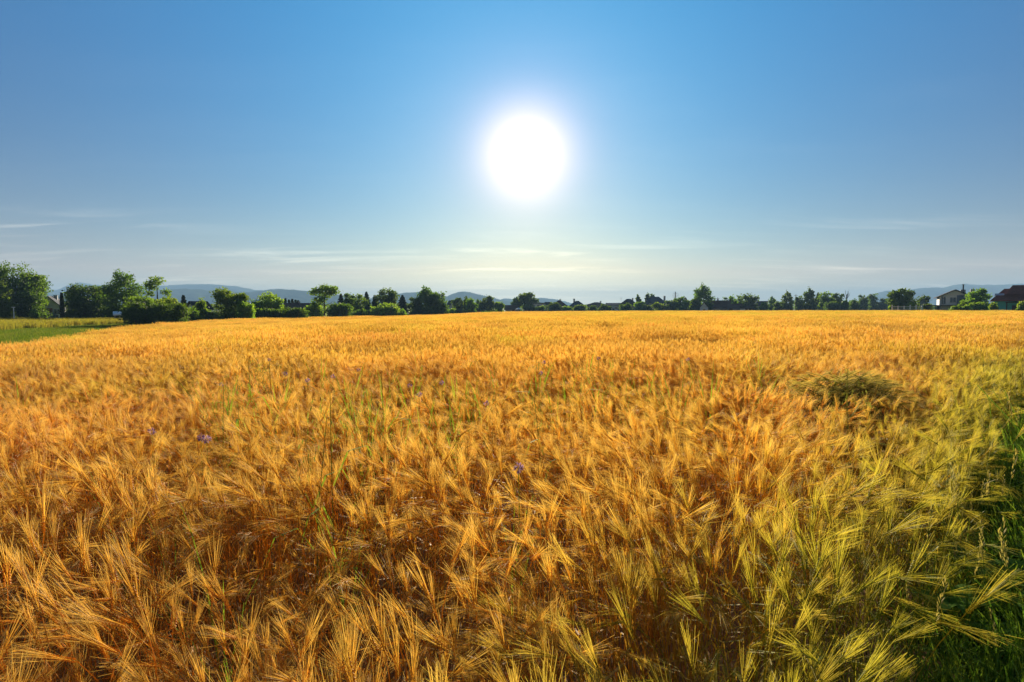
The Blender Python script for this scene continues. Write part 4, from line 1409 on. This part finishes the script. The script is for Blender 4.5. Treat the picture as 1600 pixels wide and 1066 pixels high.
# ------------------------------------------------------------------ masts, poles, fence, parasol
def mast(px, y0, d, label):
    p = ray(px, 480, d)
    b = gz(p.x, p.y)
    h = ray(px, y0, d).z - b
    root = empty('lattice_mast', (p.x, p.y, b))
    tag(root, label, 'mast')
    q = MB()
    for sx, sy in ((-1, -1), (1, -1), (1, 1), (-1, 1)):
        q.tube([(sx * 0.5, sy * 0.5, 0), (sx * 0.12, sy * 0.12, h)], 0.07, 4)
    n = 9
    for i in range(n):
        z0, z1 = h * i / n, h * (i + 1) / n
        w0, w1 = 0.5 - 0.38 * i / n, 0.5 - 0.38 * (i + 1) / n
        q.tube([(-w0, -w0, z0), (w1, -w1, z1)], 0.04, 4)
        q.tube([(w0, -w0, z0), (-w1, -w1, z1)], 0.04, 4)
        q.tube([(-w0, w0, z0), (w1, w1, z1)], 0.04, 4)
    q.build('lattice', m_['metal'], root)
    for i, ww in enumerate((1.4, 1.9, 1.5)):
        q = MB()
        z = h - 0.9 - i * 0.95
        q.box(-ww, ww, -0.06, 0.06, z, z + 0.12)
        q.build('crossarm', m_['metal'], root)


mast(1055, 456, 300, 'thin lattice mast with crossarms rising over the village trees')


def pole(px, y0, d, label, arm=0.9):
    p = ray(px, 480, d)
    b = gz(p.x, p.y)
    h = ray(px, y0, d).z - b
    root = empty('utility_pole', (p.x, p.y, b))
    tag(root, label, 'pole')
    q = MB()
    q.tube([(0, 0, -0.3), (0, 0, h)], [0.16, 0.11], 7)
    q.build('shaft', m_['pole_wood'], root)
    q = MB()
    q.box(-arm, arm, -0.07, 0.07, h - 0.65, h - 0.5)
    q.build('crossarm', m_['pole_wood'], root)


pole(1243, 460, 272, 'wooden pole standing between trees in the right wood', 0.8)
pole(1121, 465, 275, 'thin pole above the brown farmhouse roof', 0.9)
p = ray(21, 480, 96)
b = gz(p.x, p.y)
q = MB()
q.tube([(0, 0, -0.2), (0, 0, ray(21, 480, 96).z - b - 0.1)], [0.09, 0.07], 7)
q.box(-0.25, 0.25, -0.06, 0.06, ray(21, 480, 96).z - b - 0.1, ray(21, 480, 96).z - b + 0.02)
o = q.build('white_post', m_['white_paint'], None, (p.x, p.y, b))
tag(o, 'thin white post before the big dark tree on the left', 'post')

# parasol by the barn
p = ray(810, 480, 272)
b = gz(p.x, p.y)
h = ray(810, 480.8, 272).z - b
root = empty('parasol', (p.x, p.y, b))
tag(root, 'white garden parasol beside the brown barn', 'parasol')
q = MB()
q.tube([(0, 0, 0), (0, 0, h - 0.1)], 0.04, 6)
q.build('pole', m_['metal'], root)
q = MB()
vs = [(0, 0, h)] + [(1.5 * math.cos(k * math.pi / 4), 1.5 * math.sin(k * math.pi / 4), h - 0.75) for k in range(8)] + [(1.45 * math.cos(k * math.pi / 4), 1.45 * math.sin(k * math.pi / 4), h - 0.95) for k in range(8)]
q.add(vs, [(0, 1 + k, 1 + (k + 1) % 8) for k in range(8)] + [(1 + k, 9 + k, 9 + (k + 1) % 8, 1 + (k + 1) % 8) for k in range(8)])
q.build('canopy', m_['white_paint'], root)

# white fence below the lone broad tree
p0, p1 = ray(1394, 480, 150), ray(1441, 480, 150)
root = empty('white_fence', (p0.x, 150, gz(p0.x, 150)))
tag(root, 'white post and rail fence below the lone broad tree', 'fence')
n = 6
L = p1.x - p0.x
hf = ray(0, 476.5, 150).z - root.location.z
for k in range(n):
    q = MB()
    x = L * k / (n - 1)
    q.box(x - 0.11, x + 0.11, -0.11, 0.11, -0.2, hf if k in (0, 3, 4, 5) else hf - 0.25)
    q.build('post', m_['white_paint'], root)
for z in (0.25, 0.5, 0.75):
    q = MB()
    q.box(0, L, 0.115, 0.17, hf * z, hf * z + 0.16)
    q.build('rail', m_['white_paint'], root)

# ------------------------------------------------------------------ meadow on the left and the verge on the right
def tuft_mesh(name, n, hmin, hmax, rad, width, mat, seed, bend=0.6, heads=0):
    r = random.Random(seed)
    mb = MB()
    for k in range(n):
        an = r.uniform(0, 6.283)
        rr = rad * math.sqrt(r.random())
        b = Vector((math.cos(an) * rr, math.sin(an) * rr, 0))
        h = r.uniform(hmin, hmax)
        az = r.uniform(0, 6.283)
        o = Vector((math.cos(az), math.sin(az), 0))
        bd = h * r.uniform(0.1, bend)
        pts = [b, b + o * bd * 0.18 + Vector((0, 0, h * 0.5)), b + o * bd * 0.55 + Vector((0, 0, h * 0.85)), b + o * bd + Vector((0, 0, h * (1.0 - 0.25 * bd / h)))]
        w = width * r.uniform(0.6, 1.3)
        sa = r.uniform(0, 3.14)
        side = Vector((math.cos(sa), math.sin(sa), 0))
        mb.ribbon(pts, [w, w * 0.95, w * 0.6, w * 0.1], side, 0)
    return mb.mesh(name, [mat])


mown = [tuft_mesh('mown_tuft', 120, 0.05, 0.30, 0.6, 0.016, M['mown_grass'], 900 + i) for i in range(4)]
mown_col = source_collection('mown_tuft', mown)
tallg = [tuft_mesh('tall_tuft', 150, 0.5, 1.05, 0.75, 0.028, M['tall_grass'], 920 + i, 0.5) for i in range(4)]
tall_col = source_collection('tall_tuft', tallg)
verge_t = [tuft_mesh('verge_tuft', 42, 0.14, 0.55, 0.13, 0.007, M['verge_grass'], 940 + i, 0.9) for i in range(6)]
verge_col = source_collection('verge_tuft', verge_t)

# mown strip
def grid_pts(x0, x1, y0, y1, step, jit, cond):
    X, Y = np.meshgrid(np.arange(x0, x1, step), np.arange(y0, y1, step))
    P = np.stack([X.ravel(), Y.ravel()], 1)
    P = P + NPR.uniform(-jit, jit, P.shape)
    return P[cond(P[:, 0], P[:, 1])]


def px_of(x, y):
    return 800 + LENS_PX * x / np.maximum(y, 0.1)


def tall_edge(px):
    return np.interp(px, [-300, 0, 190, 330], [48, 62, 92, 104])


P = grid_pts(-130, -12, 12, 106, 0.85, 0.3, lambda x, y: ~in_poly(x, y, FP) & (y < tall_edge(px_of(x, y)) + 0.5) & (px_of(x, y) > -120) & (px_of(x, y) < 330))
n = len(P)
o = scatter('mown_grass', np.stack([P[:, 0], P[:, 1], ground_z(P[:, 0], P[:, 1])], 1), np.stack([np.zeros(n), np.zeros(n), NPR.uniform(0, 6.28, n)], 1),
            np.stack([np.ones(n), np.ones(n), NPR.uniform(0.7, 1.3, n)], 1), NPR.randint(0, 4, n), np.zeros(n), mown_col)
tag(o, 'short green mown grass between the barley and the tall meadow', 'grass', kind='stuff')
P = grid_pts(-160, -30, 40, 122, 0.9, 0.35, lambda x, y: (y > tall_edge(px_of(x, y))) & (px_of(x, y) > -150) & (px_of(x, y) < 205) & (y < 109))
n = len(P)
o = scatter('tall_grass', np.stack([P[:, 0], P[:, 1], ground_z(P[:, 0], P[:, 1])], 1), np.stack([np.zeros(n), np.zeros(n), NPR.uniform(0, 6.28, n)], 1),
            np.stack([np.ones(n), np.ones(n), NPR.uniform(0.8, 1.25, n)], 1), NPR.randint(0, 4, n), np.zeros(n), tall_col)
tag(o, 'tall yellow green meadow grass in front of the left trees', 'grass', kind='stuff')
# grassy strip beyond the right far edge of the barley
edge_of = lambda px: np.interp(px, EDGE_PX, EDGE_D)
P = grid_pts(-60, 190, 90, 320, 2.0, 0.8, lambda x, y: (y > edge_of(px_of(x, y)) - 0.5) & (y < edge_of(px_of(x, y)) + 26) & (px_of(x, y) > 300) & (px_of(x, y) < 1640))
n = len(P)
o = scatter('field_margin_grass', np.stack([P[:, 0], P[:, 1], ground_z(P[:, 0], P[:, 1])], 1), np.stack([np.zeros(n), np.zeros(n), NPR.uniform(0, 6.28, n)], 1),
            np.stack([np.full(n, 2.2), np.full(n, 2.2), NPR.uniform(1.5, 3.5, n)], 1), NPR.randint(0, 4, n), np.zeros(n), mown_col)
tag(o, 'green grass margin between the barley and the village gardens', 'grass', kind='stuff')

# verge on the right
def verge_pts(y0, y1, dens, wid):
    n = int((y1 - y0) * wid * dens)
    y = NPR.uniform(y0, y1, n)
    x = verge_x(y) - 0.05 + 0.16 * wave_noise(y, y * 0, 91, 1.1) + wid * NPR.rand(n)
    return np.stack([x, y], 1)


P = np.concatenate([verge_pts(0.0, 6, 75, 2.2), verge_pts(6, 26, 16, 2.5)])
n = len(P)
hs_ = NPR.uniform(0.6, 1.25, n) * (1 + 0.9 * sstep(2.2, 4.5, P[:, 1]) * NPR.uniform(0.2, 1.1, n)) * (0.72 + 0.45 * sstep(0.1, 0.9, P[:, 0] - verge_x(P[:, 1])))
o = scatter('verge_grass', np.stack([P[:, 0], P[:, 1], ground_z(P[:, 0], P[:, 1])], 1), np.stack([NPR.normal(0, 0.12, n), NPR.normal(0, 0.12, n), NPR.uniform(0, 6.28, n)], 1),
            np.stack([hs_ ** 0.5, hs_ ** 0.5, hs_], 1), NPR.randint(0, 6, n), np.zeros(n), verge_col)
tag(o, 'lush dark green grass verge along the right of the barley', 'grass', kind='stuff')


# ------------------------------------------------------------------ single weeds in the crop
def crop_point(px, py, top=0.80):
    """the place in the crop whose top shows at this pixel"""
    u, v = (px - 800) / LENS_PX, (533 - py) / LENS_PX
    d = 3.0
    for _ in range(30):
        q = ray(px, py, d)
        target = gz(q.x, q.y) + top
        slope = (v * CP - SP) / (CP + v * SP)
        d = (target - EYE) / slope if slope < -1e-4 else d
        d = min(max(d, 0.8), 80)
    q = ray(px, py, d)
    return q.x, q.y


def wild_oat_parts(seed, h):
    r = random.Random(seed)
    st, pa = MB(), MB()
    top = Vector((r.uniform(-0.06, 0.06), 0.02, h))
    m = Vector((top.x * 0.3, 0.0, h * 0.6))
    end = top + Vector((r.choice((-1, 1)) * 0.07, 0, -0.03 + r.uniform(0, 0.05)))
    st.tube([(0, 0, 0), m, top, end], [0.0022, 0.0019, 0.0013, 0.0006], 4)
    leaf = MB()
    for k in range(3):
        an = r.uniform(0, 6.28)
        o = Vector((math.cos(an), math.sin(an), 0))
        b = Vector((0, 0, h * (0.3 + 0.17 * k)))
        L = r.uniform(0.16, 0.28)
        leaf.ribbon([b, b + o * L * 0.35 + Vector((0, 0, L * 0.5)), b + o * L * 0.8 + Vector((0, 0, L * 0.5)), b + o * L + Vector((0, 0, L * 0.2))], [0.009, 0.010, 0.007, 0.001], Vector((-o.y, o.x, 0)))
    for k in range(20):
        t = r.uniform(0.0, 1.0)
        b = m.lerp(top, 0.35 + 0.65 * t)
        an = r.uniform(0, 6.28)
        L = 0.09 * (1.15 - t * 0.7)
        e = b + Vector((math.cos(an) * L, math.sin(an) * L, L * 0.55))
        f = e + Vector((math.cos(an) * 0.015, math.sin(an) * 0.015, -0.012))
        pa.ribbon([b, e, f], [0.0012, 0.001, 0.001], Vector((-math.sin(an), math.cos(an), 0)))
        g = f + Vector((math.cos(an) * 0.006, math.sin(an) * 0.006, -0.024))
        w = 0.0032
        s = Vector((-math.sin(an), math.cos(an), 0)) * w
        s2 = Vector((math.cos(an), math.sin(an), 0)) * w
        mm = f.lerp(g, 0.45)
        pa.add([f, mm + s, g, mm - s, mm + s2, mm - s2], [(0, 1, 2, 3), (0, 4, 2, 5)])
    return st, leaf, pa


oat_protos = []
for i in range(4):
    st, lf, pa = wild_oat_parts(40 + i, 1.0)
    oat_protos.append((st.mesh('stem', [M['oat']]), lf.mesh('leaf', [M['weed']]), pa.mesh('panicle', [M['oat']])))
oats = [(372, 640), (392, 600), (345, 655), (410, 590), (425, 620), (360, 620), (520, 720), (488, 730), (565, 600), (730, 560), (838, 560), (600, 650), (845, 610), (905, 600), (940, 590), (850, 660), (1060, 590), (1185, 560), (1325, 620), (1330, 640)]
for i, (px, py) in enumerate(oats):
    x, y = crop_point(px, py, 0.95)
    root = empty('wild_oat', (x, y, gz(x, y)), rng.uniform(0, 6.28))
    k = rng.uniform(1.10, 1.30)
    root.scale = (k, k, k)
    if px < 450:
        tag(root, 'wild oat stem with drooping panicle in the clump left of centre', 'wild oat', 'wild oats in the left clump')
    elif px < 800:
        tag(root, 'wild oat stem with drooping panicle among barley left of the sun', 'wild oat', 'wild oats left of the sun')
    else:
        tag(root, 'wild oat stem with drooping panicle among barley right of the sun', 'wild oat', 'wild oats right of the sun')
    for nm, me in zip(('stem', 'leaf', 'panicle'), oat_protos[i % 4]):
        link(nm, me, root)


def blade_weed(seed, h, n, wd):
    r = random.Random(seed)
    out = []
    for k in range(n):
        mb = MB()
        an = r.uniform(0, 6.28)
        o = Vector((math.cos(an), math.sin(an), 0))
        H = h * r.uniform(0.75, 1.05)
        bd = H * r.uniform(0.08, 0.30)
        b = o * 0.01
        sa = an + 1.57 + r.uniform(-0.6, 0.6)
        pts, ws = [], []
        for i in range(8):
            t = i / 7
            pts.append(b + o * (bd * 1.3 * t ** 2.2) + Vector((0, 0, H * (t - 0.12 * t ** 3))))
            ws.append(wd * (0.9 + 0.4 * t - 1.25 * t ** 3) + 0.0006)
        mb.ribbon(pts, ws, Vector((math.cos(sa), math.sin(sa), 0)))
        out.append(mb)
    return out


blade_protos = [[q.mesh('leaf', [M['weed']]) for q in blade_weed(60 + i, 1.0, 9, 0.0105)] for i in range(4)]
thin_protos = [[q.mesh('leaf', [M['weed']]) for q in blade_weed(70 + i, 1.0, 6, 0.005)] for i in range(4)]
weeds = [(565, 640), (572, 655), (480, 640), (418, 625), (715, 605), (728, 600), (600, 585), (640, 600), (660, 640), (800, 800), (520, 745), (540, 770), (605, 630), (760, 615), (840, 590), (885, 595), (960, 575), (940, 600), (1045, 600), (1060, 610), (1090, 580), (1185, 575), (1160, 560), (345, 840), (360, 890), (270, 770), (185, 715), (800, 740), (720, 660), (30, 600), (350, 555), (1240, 560), (330, 610), (350, 630), (385, 600), (405, 640), (435, 610), (545, 600), (555, 620), (590, 650), (610, 600), (625, 650), (690, 590), (705, 640), (735, 620), (780, 590), (820, 600), (855, 575), (870, 620), (915, 575), (925, 610), (975, 600), (990, 570), (1010, 590), (1110, 600), (1195, 590), (440, 575), (500, 580), (655, 570)]
for i, (px, py) in enumerate(weeds):
    x, y = crop_point(px, py, 0.86)
    root = empty('grass_weed', (x, y, gz(x, y)), rng.uniform(0, 6.28))
    k = rng.uniform(1.06, 1.24) * (0.84 if py > 700 else 1.0)
    root.scale = (k, k, k)
    if py > 700:
        tag(root, 'bright green grassy weed sunk among the front barley', 'weed', 'green weeds in the front barley')
    else:
        if px < 780:
            tag(root, 'bright green grassy weed over the middle barley, left of the sun', 'weed', 'green weeds in the middle barley, left')
        else:
            tag(root, 'bright green grassy weed over the middle barley, right of the sun', 'weed', 'green weeds in the middle barley, right')
    for me in (thin_protos if py > 700 else blade_protos)[i % 4]:
        link('leaf', me, root)

# violet flowers
def flower_parts(seed):
    r = random.Random(seed)
    st, hd = MB(), MB()
    st.tube([(0, 0, 0), (0.01, 0, 0.4), (0, 0.01, 0.86)], [0.002, 0.0017, 0.0012], 4)
    for k in range(34):
        d = Vector((r.gauss(0, 1), r.gauss(0, 1), r.gauss(0.2, 0.8))).normalized()
        b = Vector((0, 0.01, 0.865)) + d * 0.008
        e = b + d * r.uniform(0.012, 0.022)
        s = d.cross(Vector((r.random(), r.random(), r.random()))).normalized() * 0.005
        m = b.lerp(e, 0.6)
        hd.add([b, m + s, e, m - s], [(0, 1, 2, 3)])
    return st, hd


fl = []
for i in range(3):
    a_, b_ = flower_parts(80 + i)
    fl.append((a_.mesh('stem', [M['weed']]), b_.mesh('flower_head', [M['petal']])))
for i, (px, py) in enumerate([(313, 703), (322, 708), (236, 690), (445, 600), (480, 608), (520, 605), (640, 615), (655, 628), (850, 580), (935, 575), (845, 600), (1075, 575), (420, 575), (810, 770), (345, 612), (560, 590), (690, 610), (760, 640)]):
    x, y = crop_point(px, py, 0.87)
    root = empty('violet_flower', (x, y, gz(x, y)))
    k = rng.uniform(1.06, 1.16)
    root.scale = (k, k, k)
    if py > 680:
        tag(root, 'larger violet flower head among the front barley', 'flower', 'violet flowers in the front barley')
    elif px < 700:
        tag(root, 'small pale violet flower head in the barley left of the sun', 'flower', 'violet flowers left of the sun')
    else:
        tag(root, 'small pale violet flower head in the barley under or right of the sun', 'flower', 'violet flowers right of the sun')
    for nm, me in zip(('stem', 'flower_head'), fl[i % 3]):
        link(nm, me, root)

# seeding grasses along the verge
def seed_grass(seed, h):
    r = random.Random(seed)
    st, hd = MB(), MB()
    top = Vector((r.uniform(-0.12, 0.16), r.uniform(-0.05, 0.05), h))
    m = Vector((top.x * 0.25, 0, h * 0.6))
    st.tube([(0, 0, 0), m, top], [0.0018, 0.0015, 0.0008], 4)
    d = (top - m).normalized()
    for k in range(26):
        t = k / 26
        b = top - d * 0.15 * (1 - t)
        an = r.uniform(0, 6.28)
        e = b + Vector((math.cos(an), math.sin(an), 0.9)) * 0.010 + d * 0.012
        s = Vector((-math.sin(an), math.cos(an), 0)) * 0.0025
        hd.add([b, b.lerp(e, 0.6) + s, e, b.lerp(e, 0.6) - s], [(0, 1, 2, 3)])
    return st, hd


sg = []
for i in range(5):
    a_, b_ = seed_grass(90 + i, 1.0)
    sg.append((a_.mesh('stem', [M['verge_grass']]), b_.mesh('seed_head', [M['seed_head']])))
for i in range(60):
    y = rng.uniform(1.5, 6.5)
    x = float(verge_x(y)) + rng.uniform(-0.08, 0.55)
    root = empty('grass_stalk', (x, y, gz(x, y)), rng.uniform(0, 6.28))
    k = rng.uniform(0.65, 1.02) * (1 + 0.32 * max(0, min(1, (y - 3) / 2)))
    root.scale = (k, k, k)
    tag(root, 'slim grass stem with straw coloured seed head in the right verge', 'grass stem', 'seeding grasses of the right verge', 'thing')
    for nm, me in zip(('stem', 'seed_head'), sg[i % 5]):
        link(nm, me, root)
# broad leaved weeds low in the verge
M['dock'] = mat_grass('dock_leaf', (0.09, 0.20, 0.025), (0.16, 0.28, 0.04), (0.24, 0.16, 0.05))


def leafy_weed(seed):
    r = random.Random(seed)
    out = []
    for k in range(9):
        mb = MB()
        an = k * 2.4 + r.uniform(-0.4, 0.4)
        o = Vector((math.cos(an), math.sin(an), 0))
        sd = Vector((-o.y, o.x, 0))
        L = r.uniform(0.10, 0.20)
        up = r.uniform(0.4, 1.3)
        pts, ws = [], []
        for i in range(7):
            t = i / 6
            pts.append(o * (L * t) + Vector((0, 0, 0.02 + L * (up * t - 0.75 * up * t * t))))
            ws.append(0.36 * L * math.sin(math.pi * min(1, 0.04 + 0.96 * t ** 0.8)) + 0.003)
        mb.ribbon(pts, ws, (sd + Vector((0, 0, r.uniform(-0.3, 0.3)))).normalized())
        out.append(mb.mesh('leaf', [M['dock']]))
    return out


dock_protos = [leafy_weed(120 + i) for i in range(3)]
for i in range(26):
    y = rng.uniform(1.35, 3.8)
    x = float(verge_x(y)) + rng.uniform(0.0, 0.55)
    root = empty('leafy_weed', (x, y, gz(x, y) + rng.uniform(0.10, 0.34)), rng.uniform(0, 6.28))
    tag(root, 'broad leaved green weed low in the right verge', 'weed', 'broad leaved weeds of the right verge')
    for me in dock_protos[i % 3]:
        link('leaf', me, root)
    q = MB()
    q.tube([(0, 0, -root.location.z + gz(x, y)), (0, 0, 0.03)], [0.004, 0.003], 5)
    q.build('stem', M['weed'], root)
x, y = crop_point(1540, 570, 1.02)
root = empty('tall_grass_stem', (x, y, gz(x, y)))
tag(root, 'single tall green grass stem rising above the barley near the right edge', 'grass stem')
q = MB()
q.tube([(0, 0, 0), (0.0, 0, 0.7), (-0.03, 0, 1.08), (-0.08, 0, 1.27)], [0.003, 0.003, 0.002, 0.001], 4)
q.build('stem', M['verge_grass'], root)
q = MB()
q.ribbon([(0, 0, 0.75), (0.02, 0, 0.95), (0.01, 0, 1.12)], [0.007, 0.008, 0.001], (0.6, 0.8, 0))
q.build('leaf', M['weed'], root)

# ------------------------------------------------------------------ the bent dark clump
root = empty('bent_barley_clump', (MOUND.x, MOUND.y, gz(MOUND.x, MOUND.y)))
tag(root, 'dark green bent over barley clump standing above the crop on the right', 'barley clump')
r_ = random.Random(5)
for nm, cnt in (('stems', 430),):
    parts = (MB(), MB(), MB())
    for k in range(cnt):
        a0 = r_.gauss(-0.1, 0.5) + (math.pi if r_.random() < 0.22 else 0)
        bx = r_.gauss(-0.05, 0.23)
        hh = (1.03 - 0.22 * min(1, abs(bx) / 0.6) ** 2) * r_.uniform(0.80, 1.0)
        stalk(parts, r_, 2, at=(bx, r_.gauss(0, 0.13)), azim=a0, mats=(0, 0, 0), height=hh, nod=r_.uniform(0.9, 1.9))
        if k % 2 == 0:
            an = r_.gauss(0, 0.7)
            o_ = Vector((math.cos(an), math.sin(an), 0))
            b_ = Vector((bx, r_.gauss(0, 0.12), hh * r_.uniform(0.5, 0.85)))
            L_ = r_.uniform(0.2, 0.35)
            parts[0].ribbon([b_, b_ + o_ * L_ * 0.4 + Vector((0, 0, 0.06)), b_ + o_ * L_ * 0.8 + Vector((0, 0, 0.0)), b_ + o_ * L_ + Vector((0, 0, -0.1))], [0.007, 0.009, 0.006, 0.001], Vector((-o_.y, o_.x, 0.2)), 0, [0.3] * 4)
    parts[0].build('stems', GREEN_EAR, root)
    parts[1].build('ears', GREEN_EAR, root)
    parts[2].build('awns', GREEN_EAR, root)
    for ch in root.children:
        ch['kind'] = 'stuff'

# ------------------------------------------------------------------ air
hz_m, a = new_mat('morning_haze')
pv = a.node('ShaderNodeVolumePrincipled')
pv.inputs['Color'].default_value = (0.29, 0.50, 0.76, 1)
pv.inputs['Density'].default_value = 0.00024
pv.inputs['Anisotropy'].default_value = 0.0
out = a.node('ShaderNodeOutputMaterial')
a.link(pv.outputs[0], out.inputs['Volume'])
q = MB()
q.box(-6500, 6500, -6500, 7000, -4.0, 188)
o = q.build('haze', hz_m)
tag(o, kind='stuff')
